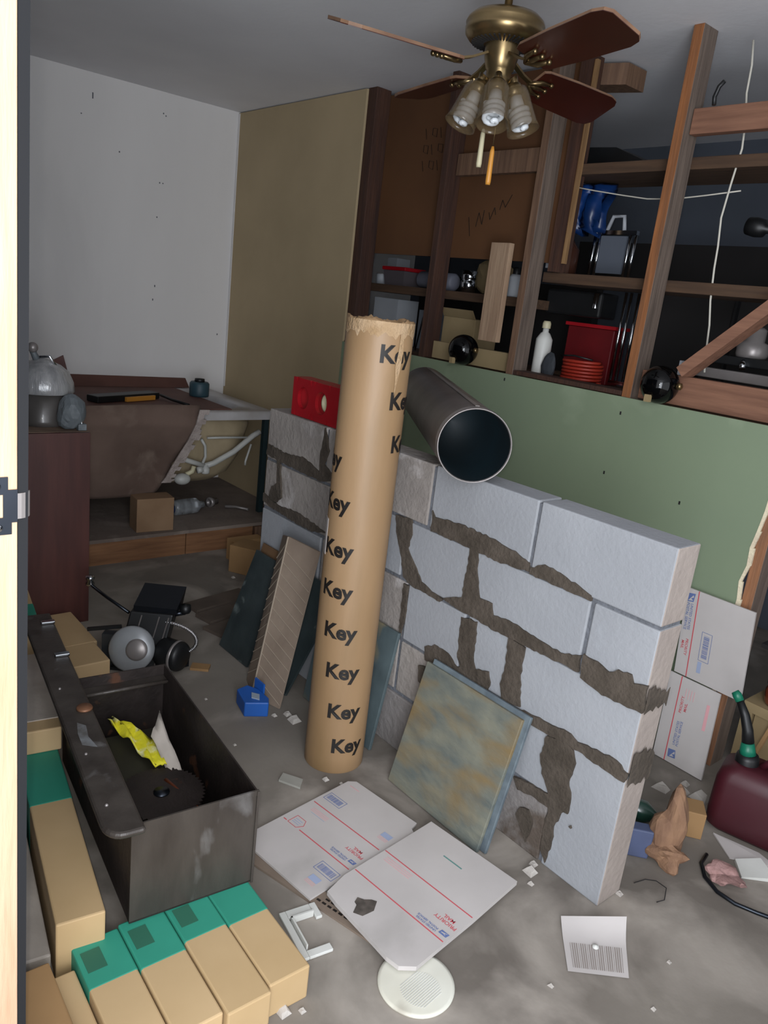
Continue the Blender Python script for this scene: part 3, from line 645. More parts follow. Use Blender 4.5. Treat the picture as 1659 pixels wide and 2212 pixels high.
# ------------------------------------------------------------------ laminate cabinet at the left
cb = thing('side_cabinet', 'red brown laminate cabinet standing at the left against the doorway side', 'cabinet', (-3.2, .84, 0))
MB().box((-3.018, .62, .0), (-3.0, 1.066, .805)).build('side_panel', M_cab, cb, bev=.001)
MB().box((-3.45, .62, .0), (-3.019, 1.063, .79)).build('carcass', M_cab, cb)
MB().box((-3.45, .62, .7905), (-3.019, 1.066, .806)).build('top_panel', M_cabE, cb)
dm = thing('wrapped_fixture', 'silver film wrapped dome on a dark bucket on top of the cabinet', 'wrapped fixture', (-3.2, .945, .807))
MB().lathe([(0, 0), (.095, 0), (.088, .02), (.10, .13), (0, .132)], (-3.2, .945, .807), seg=28).build('bucket', mat('dark grey film', '5a5654', '45423f', scale=5, rough=.35, coat=.3), dm)
MB().lathe([(.118, 0), (.121, .006), (.117, .04), (.10, .08), (.07, .105), (.035, .12), (.015, .128), (0, .13)], (-3.2, .945, .935), seg=36).build('dome', M_film, dm)
MB().tube([(-3.2, .93, 1.05), (-3.2, .915, 1.08), (-3.2, .908, 1.10)], [.016, .012, .014], 12).build('neck', M_grayp, dm)
MB().ball((-3.19, .908, 1.105), .020).build('knob', M_steel, dm)
MB().tube([(-3.18, .93, 1.07), (-3.17, .965, 1.075), (-3.16, .985, 1.04)], .006, 8).build('handle', M_chrome, dm)
def crumple(c, sx, sy, sz, seed, ico=3, amp=.18):
    bm = bmesh.new(); bmesh.ops.create_icosphere(bm, subdivisions=ico, radius=1); rnd = random.Random(seed)
    dirs = [V((rnd.uniform(-1,1), rnd.uniform(-1,1), rnd.uniform(-1,1))) for _ in range(7)]
    q = MB(); vs = []
    for v_ in bm.verts:
        p = v_.co.copy(); k = 1+sum(amp*.5*math.sin(4.2*p.dot(d)+i) for i, d in enumerate(dirs))/2.2+rnd.uniform(-.04, .04)
        p *= k; vs.append(V(c)+V((p.x*sx, p.y*sy, max(-1, p.z)*sz)))
    fs = [[v_.index for v_ in f.verts] for f in bm.faces]; bm.free()
    zmin = min(p.z for p in vs); base = c[2]-sz*.92
    vs = [V((p.x, p.y, max(p.z, base))) for p in vs]
    return q.add(vs, fs, False)
crumple((-3.065, 1.015, .875), .04, .055, .072, 3).build('crumpled_bag', M_grayp, label='crumpled grey plastic bag beside the wrapped dome on the cabinet', cat='bag')
MB().prism([(.95, .808), (1.12, .808), (1.11, .93), (1.075, 1.06), (.99, 1.015), (.95, .99)], (-3.36, 0, 0), (0,1,0), (0,0,1), (1,0,0), .008).build('pointed_board', M_cab, label='brown pointed panel standing behind the grey bag on the cabinet', cat='panel')
ck = thing('small_clamp', 'small grey clip at the front corner of the cabinet top', 'clip', (-3.05, 1.045, .807))
MB().box((-3.06, 1.03, .807), (-3.03, 1.062, .832)).build('clip_body', M_grayp, ck, bev=.002)
MB().lathe([(.004, 0), (.004, .012), (0, .012)], (-3.04, 1.045, .8325), seg=10).build('clip_pin', M_chrome, ck)

# ------------------------------------------------------------------ ceiling fan
FX, FY = -1.735, 1.765
fn_ = thing('ceiling_fan', 'brass ceiling fan with four dark wood blades and three glass lamps', 'ceiling fan', (FX, FY, 2.0))
MB().lathe([(0, 0), (.011, 0), (.011, .13), (0, .13)], (FX, FY, 2.265), seg=16).build('down_rod', M_brass, fn_)
MB().lathe([(0, .044), (.06, .044), (.055, .02), (.03, 0), (.012, 0)], (FX, FY, 2.368), seg=28).build('canopy', M_brass, fn_)
MB().lathe([(.012, .095), (.03, .09), (.055, .08), (.095, .072), (.108, .06), (.112, .05), (.108, .042), (.112, .036), (.110, .022), (.098, .008), (.085, .002), (.06, 0), (0, 0)], (FX, FY, 2.168), seg=48).build('motor_housing', M_brass, fn_)
vt = MB()
for k in range(40):
    a = 2*math.pi*k/40; c_, s_ = math.cos(a), math.sin(a)
    vt.bar((FX+.055*c_, FY+.055*s_, 2.1665), (FX+.09*c_, FY+.09*s_, 2.170), .0045, .003)
vt.build('vent_slot', M_dark, fn_, kind='stuff')
MB().lathe([(.05, .065), (.048, .03), (.04, 0), (.036, -.004), (.036, -.05), (.042, -.055), (.042, -.085), (.030, -.10), (.012, -.108), (0, -.11)], (FX, FY, 2.105), seg=32).build('light_kit', M_brass, fn_)
for a, pitch in ((258, R(17.5)), (346, R(17)), (91, R(27)), (169, R(9))):
    r_ = V((math.cos(R(a)), math.sin(R(a)), 0)); t_ = V((0,0,1)).cross(r_); v_ = t_*math.cos(pitch)-V((0,0,1))*math.sin(pitch); n_ = r_.cross(v_)
    if n_.z < 0: n_ = -n_
    o = V((FX, FY, 2.105))
    poly = [(.15, -.05), (.17, -.058), (.30, -.066), (.47, -.070), (.505, -.062), (.52, -.045), (.52, .045), (.505, .062), (.47, .070), (.30, .066), (.17, .058), (.15, .05)]
    bl_ = MB().prism(poly, o, r_, v_, n_, .0015).build('blade', M_blade, fn_)
    ed = MB().prism([(x, y) for x, y in poly], o+n_*.0017, r_, v_, n_, .0075); ed.build('blade_top', M_bladeE, bl_)
    ir = MB()
    ir.bar(o+r_*.05+V((0,0,.035)), o+r_*.10+V((0,0,.012)), .018, .006); ir.bar(o+r_*.10+V((0,0,.012)), o+r_*.155-n_*.004, .018, .006)
    for s2 in (-1, 0, 1):
        ir.tube([o+r_*.13-n_*.005, o+r_*.165+v_*.022*s2-n_*.006, o+r_*.205+v_*.026*s2-n_*.004], [.006, .008, .005], 8)
        ir.ball(o+r_*.207+v_*.026*s2-n_*.006, .008, 10, 6)
    ir.build('blade_iron', M_brass, fn_)
# lamps of the light kit
vd = V((-FX, -FY, 0)).normalized(); sd = V((vd.y, -vd.x, 0))     # toward viewer, sideways
for k, (az, tilt, lab) in enumerate(((0, 24, 'front'), (62, 24, 'left'), (-62, 24, 'right'))):
    d = (vd*math.cos(R(az)) + V((0,0,1)).cross(vd)*math.sin(R(az)))
    ax = (d*math.sin(R(tilt)) - V((0,0,1))*math.cos(R(tilt))).normalized()
    o = V((FX, FY, 2.062)) + d*.050
    MB().tube([V((FX, FY, 2.070))+d*.036, V((FX, FY, 2.082))+d*.052, o+ax*.012], [.009, .010, .016], 12).build('lamp_arm', M_brass, fn_)
    MB().lathe([(0, 0), (.022, 0), (.024, .012), (.024, .03), (.018, .034), (0, .034)], o, ax, 20).build('lamp_socket', M_brass, fn_)
    s_ = MB().lathe([(.026, .010), (.035, .015), (.0405, .032), (.042, .08), (.0445, .118), (.047, .130), (.045, .130), (.0425, .118), (.040, .08), (.0385, .034), (.033, .018), (.026, .013)], o, ax, 32).build('glass_shade', M_smoke, fn_)
    hb = MB(); 
    for j in range(1): hb.lathe([(0, .034), (.018, .034), (.020, .06), (.016, .066), (0, .066)], o, ax, 18)
    a1 = ax.orthogonal().normalized(); b1 = ax.cross(a1)
    hb.tube([o + ax*(.066+.058*i/48) + (a1*math.cos(i*.5)+b1*math.sin(i*.5))*(.0245 if i < 40 else .0245*(48-i)/9) for i in range(49)], .0075, 8)
    hb.build('bulb', M_bulb, s_)
for (dx, dl, m, z1) in ((.022, .02, M_ivory, 1.845), (-.012, .045, M_amber, 1.80)):
    p = V((FX, FY, 0)) + (-sd if False else V((0,0,1)).cross(vd)*-dx) + vd*dl*0
    p = V((FX, FY, 0)) + V((0,0,1)).cross(vd)*dx*-1
    ch = MB().tube([p+V((0,0,2.02)), p+V((0,0,z1+.105))], .0015, 6).build('pull_chain', M_brass, fn_)
    MB().tube([p+V((0,0,z1+.105)), p+V((0,0,z1+.09)), p+V((0,0,z1+.01)), p+V((0,0,z1))], [.004, .007, .0085, .007], 8).build('chain_pull', m, ch)

# ------------------------------------------------------------------ black balls on the sill of the green board
for (x, y, lab) in ((-2.425, YS-.03, 'glossy black ball at the left, below the short pale board'), (-1.455, YS-.03, 'glossy black ball at the right, at the foot of the diagonal brace')):
    bo = thing('black_ball', lab, 'ball', (x, y, 1.196), group='black balls on the green board edge')
    MB().ball((x, y, 1.2625), .066, 40, 24).build('ball_body', M_black, bo)
    MB().lathe([(.009, 0), (.012, .004), (.012, .014), (.007, .018), (0, .018)], (x+.0655, y, 1.268), (1,0,.0), 14).build('side_stud', M_brass, bo)
    MB().box((x-.009, y-.069, 1.203), (x+.009, y-.05, 1.228)).build('reflection_tab', M_beige, bo)  # pale tab modelled in place of a reflection on the glossy ball

# ------------------------------------------------------------------ garage behind the studs
def shelf(x0, x1, z, y0, y1, lab):
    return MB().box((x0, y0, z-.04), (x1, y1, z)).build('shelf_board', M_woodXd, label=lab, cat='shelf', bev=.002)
YG = YS+.105
shelf(-3.58, -2.25, 1.51, 2.70, 3.05, 'dark wooden shelf below the brown plywood')
shelf(-2.16, -1.0, 2.03, YG, 2.90, 'upper dark shelf right of the brown plywood')
shelf(-2.16, -1.0, 1.62, YG, 2.90, 'lower dark shelf right of the brown plywood')
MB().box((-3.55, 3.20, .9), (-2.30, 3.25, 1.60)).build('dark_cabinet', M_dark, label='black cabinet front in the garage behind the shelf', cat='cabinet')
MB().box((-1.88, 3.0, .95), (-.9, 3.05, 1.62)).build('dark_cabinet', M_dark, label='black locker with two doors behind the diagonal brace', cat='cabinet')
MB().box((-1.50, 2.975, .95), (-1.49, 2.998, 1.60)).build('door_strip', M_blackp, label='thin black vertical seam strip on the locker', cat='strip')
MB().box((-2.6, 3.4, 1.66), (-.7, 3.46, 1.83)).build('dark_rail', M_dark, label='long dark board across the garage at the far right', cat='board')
def lbl(name, lab, cat, loc, group=None): return thing(name, lab, cat, loc, group)
# items on the left shelf
o = lbl('food_box', 'clear storage box with a red lid on the dark shelf', 'storage box', (-3.27, 2.8, 1.511))
MB().hexa([(-3.35,2.76,1.511),(-3.2,2.76,1.511),(-3.2,2.88,1.511),(-3.35,2.88,1.511)], [(-3.36,2.75,1.585),(-3.19,2.75,1.585),(-3.19,2.89,1.585),(-3.36,2.89,1.585)]).build('box_body', mat('cloudy plastic', '6c6468', rough=.3, trans=.3), o)
MB().box((-3.37,2.745,1.586), (-3.18,2.895,1.605)).build('lid', M_red, o, bev=.004)
o = lbl('tin_can', 'small pale can at the left end of the dark shelf', 'can', (-3.43, 2.80, 1.511))
MB().lathe([(0,0),(.03,0),(.03,.05),(.028,.052),(0,.052)], (-3.43,2.80,1.511), seg=20).build('can_body', M_dwhite, o)
MB().lathe([(.031,0),(.031,.004),(0,.004)], (-3.43,2.80,1.5632), seg=20).build('lid', M_steel, o)
o = lbl('paint_roller', 'grey cylinder lying beside a steel cup on the dark shelf', 'roller', (-2.98, 2.8, 1.511))
MB().lathe([(0,0),(.04,0),(.042,.005),(.042,.24),(.03,.25),(0,.25)], (-3.10,2.80,1.5535), (1,0,0), 22).build('roller_body', mat('dull grey', '6a6c78', rough=.6), o)
o = lbl('steel_cup', 'shiny steel cup below the pale cloth on the dark shelf', 'cup', (-2.72, 2.76, 1.511))
MB().lathe([(0,0),(.034,0),(.038,.05),(.032,.056),(.036,.062),(.038,.10),(.035,.10),(.033,.06),(0,.055)], (-2.72,2.76,1.511), seg=26).build('cup_body', M_chrome, o)
crumple((-2.72,2.93,1.60), .12, .05, .09, 8).build('folded_cloth', M_beige, label='pale yellow folded cloth behind the steel cup', cat='cloth')
o = lbl('spray_can', 'pale can with dark cap between short board and stud', 'can', (-2.42, 2.75, 1.511))
MB().lathe([(0,0),(.03,0),(.031,.008),(.031,.085),(.022,.098),(0,.098)], (-2.42,2.75,1.511), seg=22).build('can_body', M_dwhite, o)
MB().lathe([(.017,0),(.017,.025),(.013,.03),(0,.03)], (-2.42,2.75,1.6095), seg=18).build('cap', M_blackp, o)
MB().box((-3.54,2.92,1.511), (-3.46,3.02,1.66)).build('white_carton', M_dwhite, label='pale upright carton at the left end of the dark shelf', cat='carton')
# below the left shelf: things on a bench
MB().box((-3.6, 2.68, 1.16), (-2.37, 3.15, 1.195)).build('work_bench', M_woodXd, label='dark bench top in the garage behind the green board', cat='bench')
MB().box((-3.47,2.80,1.196), (-3.27,2.95,1.44)).build('white_carton', M_dwhite, label='pale carton under the shelf seen above the tube', cat='carton')
MB().box((-3.20,2.90,1.196), (-2.98,3.05,1.40)).build('white_carton', mat('grey carton','80868e', rough=.8), label='grey carton under the shelf right of the tube top', cat='carton')
o = lbl('carton_stack', 'beige open carton behind the left black ball', 'carton', (-2.74,2.8,1.196))
MB().box((-2.84,2.74,1.196), (-2.62,2.90,1.39)).build('carton_body', M_beige, o, bev=.002)
MB().hexa([(-2.84,2.738,1.3905),(-2.62,2.738,1.3905),(-2.62,2.74,1.3905),(-2.84,2.74,1.3905)], [(-2.82,2.70,1.43),(-2.61,2.70,1.43),(-2.61,2.702,1.43),(-2.82,2.702,1.43)]).build('flap', M_beige, o)
MB().tube([(-3.0,2.72,1.20),(-2.98,2.73,1.36),(-2.95,2.75,1.48)], .004, 6).build('thin_cable', M_blackp, label='thin black cable behind the tube top', cat='cable')
# right bays
crumple((-2.08,2.76,1.94-.045), .12, .07, .12, 12, amp=.1)  # (shape reused below)
hk = thing('blue_bag', 'dark blue plastic bag hanging under the upper shelf', 'bag', (-2.1, 2.8, 1.80))
q = MB(); rnd = random.Random(4); vs = []; fs = []
for i in range(9):
    for j in range(12):
        x = -2.24+.24*j/11; z = 1.985-.19*i/8 + (.0 if i < 8 else .02*math.sin(j*2)); vs.append((x, 2.78+.02*math.sin(j*1.9+i*.4)+.01*math.sin(i), z))
for i in range(8):
    for j in range(11): a = i*12+j; fs.append((a, a+1, a+13, a+12))
q.add(vs, fs, True); bo = q.build('bag_front', M_blueD, hk); md = bo.modifiers.new('s', 'SOLIDIFY'); md.thickness = .05; md.offset = -1
MB().box((-2.22,2.755,1.858), (-2.07,2.76,1.866)).build('bag_stripe', M_dwhite, hk)
MB().hexa([(-2.20,2.72,2.031),(-1.80,2.72,2.031),(-1.80,2.88,2.031),(-2.20,2.88,2.031)], [(-2.18,2.74,2.12),(-2.0,2.74,2.11),(-2.0,2.86,2.11),(-2.18,2.86,2.12)]).build('dark_bundle', M_blackp, label='black bundle on the upper shelf', cat='bundle')
ca = thing('chrome_frame', 'shiny folding frame standing between the two shelves', 'frame', (-1.96, 2.8, 1.621))
for x in (-2.055, -2.03, -1.89, -1.865): MB().tube([(x, 2.78, 1.621), (x, 2.78, 1.80), ((x-1.96)*.7-.588, 2.78, 1.87)] if False else [(x, 2.78, 1.621), (x+.004, 2.78, 1.79)], .0065, 8).build('upright', M_chrome, ca)
MB().box((-2.06, 2.77, 1.79), (-1.855, 2.79, 1.806)).build('cross_bar', M_chrome, ca)
MB().box((-2.02, 2.775, 1.64), (-1.90, 2.785, 1.785)).build('panel', M_rear, ca)
MB().tube([(-2.0, 2.78, 1.807), (-1.98, 2.78, 1.86), (-1.93, 2.78, 1.86), (-1.92, 2.78, 1.807)], .008, 8).build('handle', M_dwhite, ca)
o = lbl('brown_bottle', 'dark brown bottle with pale label on the lower shelf', 'bottle', (-2.14, 2.72, 1.621))
MB().lathe([(0,0),(.05,0),(.053,.01),(.053,.10),(.03,.13),(.02,.145),(0,.145)], (-2.14,2.72,1.621), seg=22).build('bottle_body', mat('brown glass','3a2219', rough=.2), o)
MB().box((-2.192,2.664,1.64), (-2.17,2.668,1.71)).build('bottle_label', M_dwhite, o)
fr2 = thing('chrome_frame', 'set of shiny vertical bars below the lower shelf by the orange stud', 'frame', (-1.86, 2.84, 1.3))
for x in (-1.895, -1.87, -1.835, -1.80): MB().tube([(x, 2.84, 1.22), (x, 2.84, 1.575)], .006, 8).build('upright', M_chrome, fr2)
MB().box((-1.90, 2.834, 1.205), (-1.79, 2.846, 1.2195)).build('cross_bar', M_chrome, fr2)
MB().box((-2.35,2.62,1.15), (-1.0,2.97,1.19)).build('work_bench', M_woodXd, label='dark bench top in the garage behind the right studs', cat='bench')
tcx = thing('power_tool', 'black power tool case hung below the lower shelf', 'tool', (-2.12, 2.86, 1.44))
MB().box((-2.27,2.80,1.46), (-1.98,2.92,1.565)).build('tool_body', M_blackp, tcx, bev=.01)
MB().lathe([(.012,0),(.012,.06),(0,.06)], (-2.0,2.79,1.50), (0,0,1), 12).build('latch', M_chrome, tcx)
cr = thing('red_crate', 'dark red crate behind the coil of orange cord', 'crate', (-2.02, 2.9, 1.191))
MB().box((-2.17,2.86,1.191), (-1.93,2.95,1.42)).build('crate_body', mat('deep red plastic','6a0e14','560a10', scale=4, rough=.5), cr, bev=.004)
MB().box((-2.18,2.85,1.421), (-1.92,2.955,1.435)).build('crate_rim', M_red, cr)
co = thing('orange_coil', 'flat coil of orange red cord on the sill behind the green board', 'cord coil', (-1.98, 2.72, 1.191))
cp = []
for k in range(6*28+1):
    t = 2*math.pi*k/28; cp.append((-1.975+(.085+.003*math.sin(k*.13))*math.cos(t), 2.745+.07*math.sin(t), 1.20+.014*k/28))
MB().tube(cp, .0065, 6).build('coil_turns', mat('orange cord','9c2c1c', rough=.5), co)
MB().tube([(-2.06,2.70,1.295),(-1.98,2.68,1.303),(-1.9,2.70,1.295)], .004, 6).build('tie', M_blackp, co)
o = lbl('spray_bottle', 'white spray bottle with yellow cap beside the third stud', 'bottle', (-2.13, 2.66, 1.191))
MB().lathe([(0,0),(.032,0),(.035,.01),(.035,.16),(.02,.185),(.013,.19),(.013,.205),(0,.205)], (-2.135,2.665,1.191), seg=22).build('bottle_body', M_plast, o)
MB().lathe([(.018,0),(.018,.02),(.014,.03),(0,.03)], (-2.135,2.665,1.3965), seg=16).build('cap', M_ivory, o)
crumple((-2.055,2.62,1.245), .035, .02, .06, 6).build('work_glove', mat('dark grey glove','2f3338', rough=.8), label='dark grey glove standing in front of the orange coil', cat='glove')
# far right bay: vise, rail, lamp, cords
vs_ = thing('bench_vise', 'silver and black motor housing on the bench at the right edge', 'motor', (-1.32, 2.86, 1.33))
MB().lathe([(0,0),(.05,0),(.055,.01),(.055,.05),(.035,.058),(.035,.10),(.022,.11),(0,.11)], (-1.33,2.84,1.385), seg=26).build('motor_body', M_steel, vs_)
MB().tube([(-1.33,2.80,1.37),(-1.325,2.78,1.36),(-1.32,2.775,1.345)], .012, 10).build('spout', M_chrome, vs_)
MB().box((-1.45,2.79,1.352), (-1.15,2.90,1.384)).build('motor_base', M_blackp, vs_, bev=.004)
rl = thing('metal_rail', 'long grey metal rail lying on the bench at the right edge', 'rail', (-1.3, 2.79, 1.191))
MB().box((-1.52,2.72,1.30), (-1.05,2.77,1.335)).build('rail_body', M_steel, rl, bev=.003)
MB().box((-1.50,2.72,1.191), (-1.47,2.76,1.2995)).build('rail_foot', M_strike, rl); MB().box((-1.16,2.72,1.191), (-1.12,2.76,1.2995)).build('rail_foot', M_strike, rl)
MB().box((-1.53,2.715,1.27), (-1.5205,2.775,1.345)).build('end_cap', M_dwhite, rl)
lp = thing('hanging_lamp', 'small black lamp head at the right edge between the shelves', 'lamp', (-1.40, 2.86, 1.80))
MB().lathe([(0,0),(.03,0),(.034,.03),(.03,.06),(.015,.07),(.015,.12),(0,.12)], (-1.46,2.86,1.84), (1,0,-.15), 20).build('lamp_head', M_blackp, lp)
MB().tube([(-1.38,2.86,1.83),(-1.33,2.87,1.9),(-1.33,2.87,1.985)], .006, 8).build('lamp_arm', M_blackp, lp)
cw = [(-1.465,2.375),(-1.452,2.3),(-1.449,2.218),(-1.43,2.12),(-1.423,2.049),(-1.435,1.935),(-1.443,1.833),(-1.432,1.74),(-1.428,1.668),(-1.416,1.561),(-1.40,1.48),(-1.392,1.40),(-1.38,1.32)]
MB().tube([(x, YS-.006, z) for x, z in cw] if False else [(x, YG+.01-.0, z) for x, z in cw], .0035, 8).build('power_cable', M_cordw, label='thin white cord hanging from the ceiling in the right bay', cat='cord')
MB().tube([(-2.15,YG+.02,1.96),(-2.0,YG+.02,1.935),(-1.857,YG+.02,1.914),(-1.75,YG+.02,1.90),(-1.641,YG+.02,1.898),(-1.52,YG+.02,1.908),(-1.40,YG+.02,1.92)], .0025, 6).build('sagging_wire', M_cordw, label='thin pale wire sagging under the upper shelf', cat='wire')
MB().tube([(-1.50,YS+.02,2.166),(-1.504,YS+.02,2.19),(-1.495,YS+.02,2.22),(-1.48,YS+.02,2.235)], .007, 8).build('black_hook', M_blackp, label='small black hook on the knotty upper board', cat='hook')
MB().bar((-1.33,2.95,2.25), (-1.0,2.95,2.27), .05, .03).build('wood_offcut', M_woodX, label='small orange board end at the upper right edge', cat='board')
pu = thing('ceiling_pulley', 'grey round pulley near the ceiling at the right edge', 'pulley', (-1.30, 3.2, 2.25))
MB().ball((-1.42, 3.1, 2.33), .035).build('pulley_wheel', M_rear, pu); MB().ball((-1.42, 3.1, 2.24), .035).build('pulley_wheel', M_rear, pu)
MB().tube([(-1.42, 3.1, 2.245), (-1.42, 3.1, 2.412)], .006, 8).build('pulley_strap', M_steel, pu)
# lower right opening: cups, jar, boards
cu = thing('plastic_cups', 'stack of red plastic cups behind the last stud', 'cups', (-.87, 2.72, .44))
MB().lathe([(0,0),(.028,0),(.045,.12),(.048,.12),(.048,.124),(.045,.125),(0,.1)], (-.90,2.72,.50), (.05,0,1), 24).build('cup', M_red, cu)
for k in range(6): MB().lathe([(.0455,0),(.0475,.002),(.0475,.008),(.0455,.01)], (-.893,2.72,.628+.012*k), (.05,0,1), 24).build('cup_rim', M_dwhite if k % 2 else M_red, cu)
ja_ = thing('glass_jar', 'glass jar with black lid behind the last stud', 'jar', (-.86, 2.68, .23))
MB().lathe([(0,0),(.05,0),(.056,.01),(.058,.05),(.05,.07),(0,.07)], (-.875,2.70,.241), seg=26).build('jar_body', mat('amber jar','7a3a26', rough=.15, coat=.5), ja_)
MB().lathe([(0,0),(.056,0),(.058,.004),(.058,.03),(.053,.034),(0,.034)], (-.875,2.70,.3115), seg=26).build('lid', M_black, ja_)
sbk = thing('low_cabinet', 'pale low cubby unit behind the last stud at the right edge', 'cabinet', (-.7, 2.8, 0))
MB().box((-.965,2.625,.205), (-.3,2.95,.24)).build('top_board', M_beige, sbk); MB().box((-.965,2.625,0), (-.93,2.95,.2045)).build('side_board', M_beige, sbk); MB().box((-.925,2.64,0), (-.80,2.655,.2045)).build('front_board', M_beige, sbk)
MB().box((-.965,2.64,.44), (-.3,2.95,.455)).build('shelf_board', M_dark, label='dark shelf carrying the red cups', cat='shelf')
MB().box((-.965,2.64+.28,.2405), (-.3,2.96,.4395)).build('dark_case', M_blackp, label='black case behind the jar', cat='case')
MB().bar((-.885,2.61,.06), (-.83,2.61,.30), .012, .018, up=(0,1,0)).build('wood_stick', M_card, label='thin wooden stick leaning by the cubby unit', cat='stick')

# ------------------------------------------------------------------ flat white mailing boxes
def mailbox(name, lab, A, u, v, n, w_, h_, th, items, holes=None, group='white mailing boxes'):
    A = V(A); u = V(u).normalized(); v = V(v).normalized(); n = V(n).normalized()
    o = thing(name, lab, 'box', A+u*w_/2+v*h_/2, group=group)
    ORG[o.name] = A+u*w_/2+v*h_/2
    out = holes or [(0,0),(w_,0),(w_,h_),(0,h_)]
    MB().prism(out, A, u, v, n, th).build('card_panel', M_paper, o)
    top = A+n*(th+.0005)
    def L_(q, a, b, wd): # line a-b in uv
        a = top+u*a[0]+v*a[1]; b = top+u*b[0]+v*b[1]; q.bar(a, b, wd, .0004, up=n) if True else None
    for it in items:
        k = it[0]
        if k == 'line': q = MB(); L_(q, it[1], it[2], it[3]); q.build('red_stripe', M_inkR, o)
        elif k == 'text':   # ('text', str, size, (u,v), dirsign, mat)
            _, s, sz, (a, b), ang, m = it
            ca_, sa_ = math.cos(R(ang)), math.sin(R(ang))
            f = lambda x, y: top+u*(a+x*ca_-y*sa_)+v*(b+(x*sa_+y*ca_)*-1)
            # text up vector is -v when ang=0
            text_mb(s, sz, f, bold=.0002).build('lettering', m, o)
        elif k == 'bars':
            _, (a, b), (wd, ht) = it; q = MB()
            q.bar(top+u*a+v*b, top+u*(a+wd)+v*b, .0012, .0004, up=n); q.bar(top+u*a+v*(b+ht), top+u*(a+wd)+v*(b+ht), .0012, .0004, up=n)
            q.bar(top+u*a+v*b, top+u*a+v*(b+ht), .0012, .0004, up=n); q.bar(top+u*(a+wd)+v*b, top+u*(a+wd)+v*(b+ht), .0012, .0004, up=n)
            x = .006
            while x < wd-.006:
                t = random.choice((.0008, .0014, .002)); q.bar(top+u*(a+x)+v*(b+ht*.2), top+u*(a+x)+v*(b+ht*.8), t, .0004, up=n); x += t+.0018
            q.build('barcode', M_inkB, o)
        elif k == 'flag':
            _, (a, b), s = it; q = MB().prism([(a, b), (a+s, b), (a+s, b+s*.6), (a, b+s*.6)], top, u, v, n, .0003); q.build('flag_print', M_inkL, o)
            q = MB()
            for j in range(3): q.bar(top+u*a+v*(b+s*.7+j*s*.14), top+u*(a+s)+v*(b+s*.7+j*s*.14), .001, .0003, up=n)
            q.build('flag_stripe', M_inkP, o)
        elif k == 'eagle':
            _, (a, b), s, sg = it
            q = MB().prism([(a, b), (a+sg*s*1.5, b), (a+sg*s*1.35, b+sg*s*.8), (a-sg*s*.15, b+sg*s*.8)] if False else [(a, b), (a+sg[0]*s*1.5, b+sg[1]*0), (a+sg[0]*s*1.35, b+sg[1]*s*.85), (a-sg[0]*s*.15, b+sg[1]*s*.85)], top, u, v, n, .0003); e_ = q.build('emblem_field', M_inkB, o)
            w1 = MB().prism([(a+sg[0]*s*.1, b+sg[1]*s*.72), (a+sg[0]*s*1.25, b+sg[1]*s*.42), (a+sg[0]*s*1.1, b+sg[1]*s*.30), (a+sg[0]*s*.75, b+sg[1]*s*.36), (a+sg[0]*s*.2, b+sg[1]*s*.18), (a+sg[0]*s*.6, b+sg[1]*s*.45)], top+n*.0004, u, v, n, .0003)
            w1.build('emblem_bird', M_paper, e_)
        elif k == 'pent':
            _, (a, b), (wd, ht) = it; P_ = [(a, b), (a, b+ht), (a+wd*.75, b+ht), (a+wd, b+ht/2), (a+wd*.75, b)]
            q = MB()
            for i in range(5): L_(q, P_[i], P_[(i+1) % 5], .0016)
            q.build('arrow_outline', M_inkR, o)
            q = MB()
            for j in range(3): L_(q, (a+wd*.12, b+ht*(.3+.2*j)), (a+wd*.72, b+ht*(.3+.2*j)), .002)
            q.build('arrow_print', M_inkL, o)
        elif k == 'rule':
            q = MB()
            _, a, b, rows_, gap, wd, m = it
            for j in range(rows_): L_(q, (a[0], a[1]+gap*j), (b[0], b[1]+gap*j), wd)
            q.build('fine_print', m, o)
    return o
zz = V((0,0,1))
def ang2(a): return V((math.cos(R(a)), math.sin(R(a)), 0))
u1 = ang2(7.5); v1 = V((u1.y, -u1.x, 0))
m1 = [('line', (-.0, .166), (.262, .166), .003), ('line', (.0, .281), (.012, .281), .003), ('line', (.066, .281), (.262, .281), .003),
      ('pent', (.018, .244), (.045, .038)), ('bars', (.003, .098), (.066, .034)), ('bars', (.196, .312), (.066, .034)), ('flag', (.222, .10), .032), ('flag', (.214, .362), .032),
      ('text', 'PRIORITY', .0145, (.258, .222), 180, M_inkR), ('text', 'MAIL', .0145, (.243, .208), 180, M_inkR), ('eagle', (.258, .262), .014, (-1, -1)),
      ('text', 'UNITED STATES', .008, (.232, .262), 180, M_inkB), ('text', 'POSTAL SERVICE', .008, (.232, .254), 180, M_inkB),
      ('rule', (.02, .186), (.085, .186), 3, .006, .0014, M_inkP), ('rule', (.03, .205), (.085, .205), 1, .006, .001, M_inkL), ('rule', (.012, .030), (.05, .030), 1, .006, .002, M_inkP)]
mailbox('mailing_box', 'open flat white mailing box with two red stripes nearest the tube', (-1.540, 1.364, .0075), u1, v1, zz, .266, .425, .006, m1,
        holes=[(.01,0),(.255,.0),(.262,.03),(.290,.045),(.275,.09),(.272,.425),(.02,.425),(-.01,.415),(-.008,.02)])
u2 = ang2(6.6); v2 = V((u2.y, -u2.x, 0))
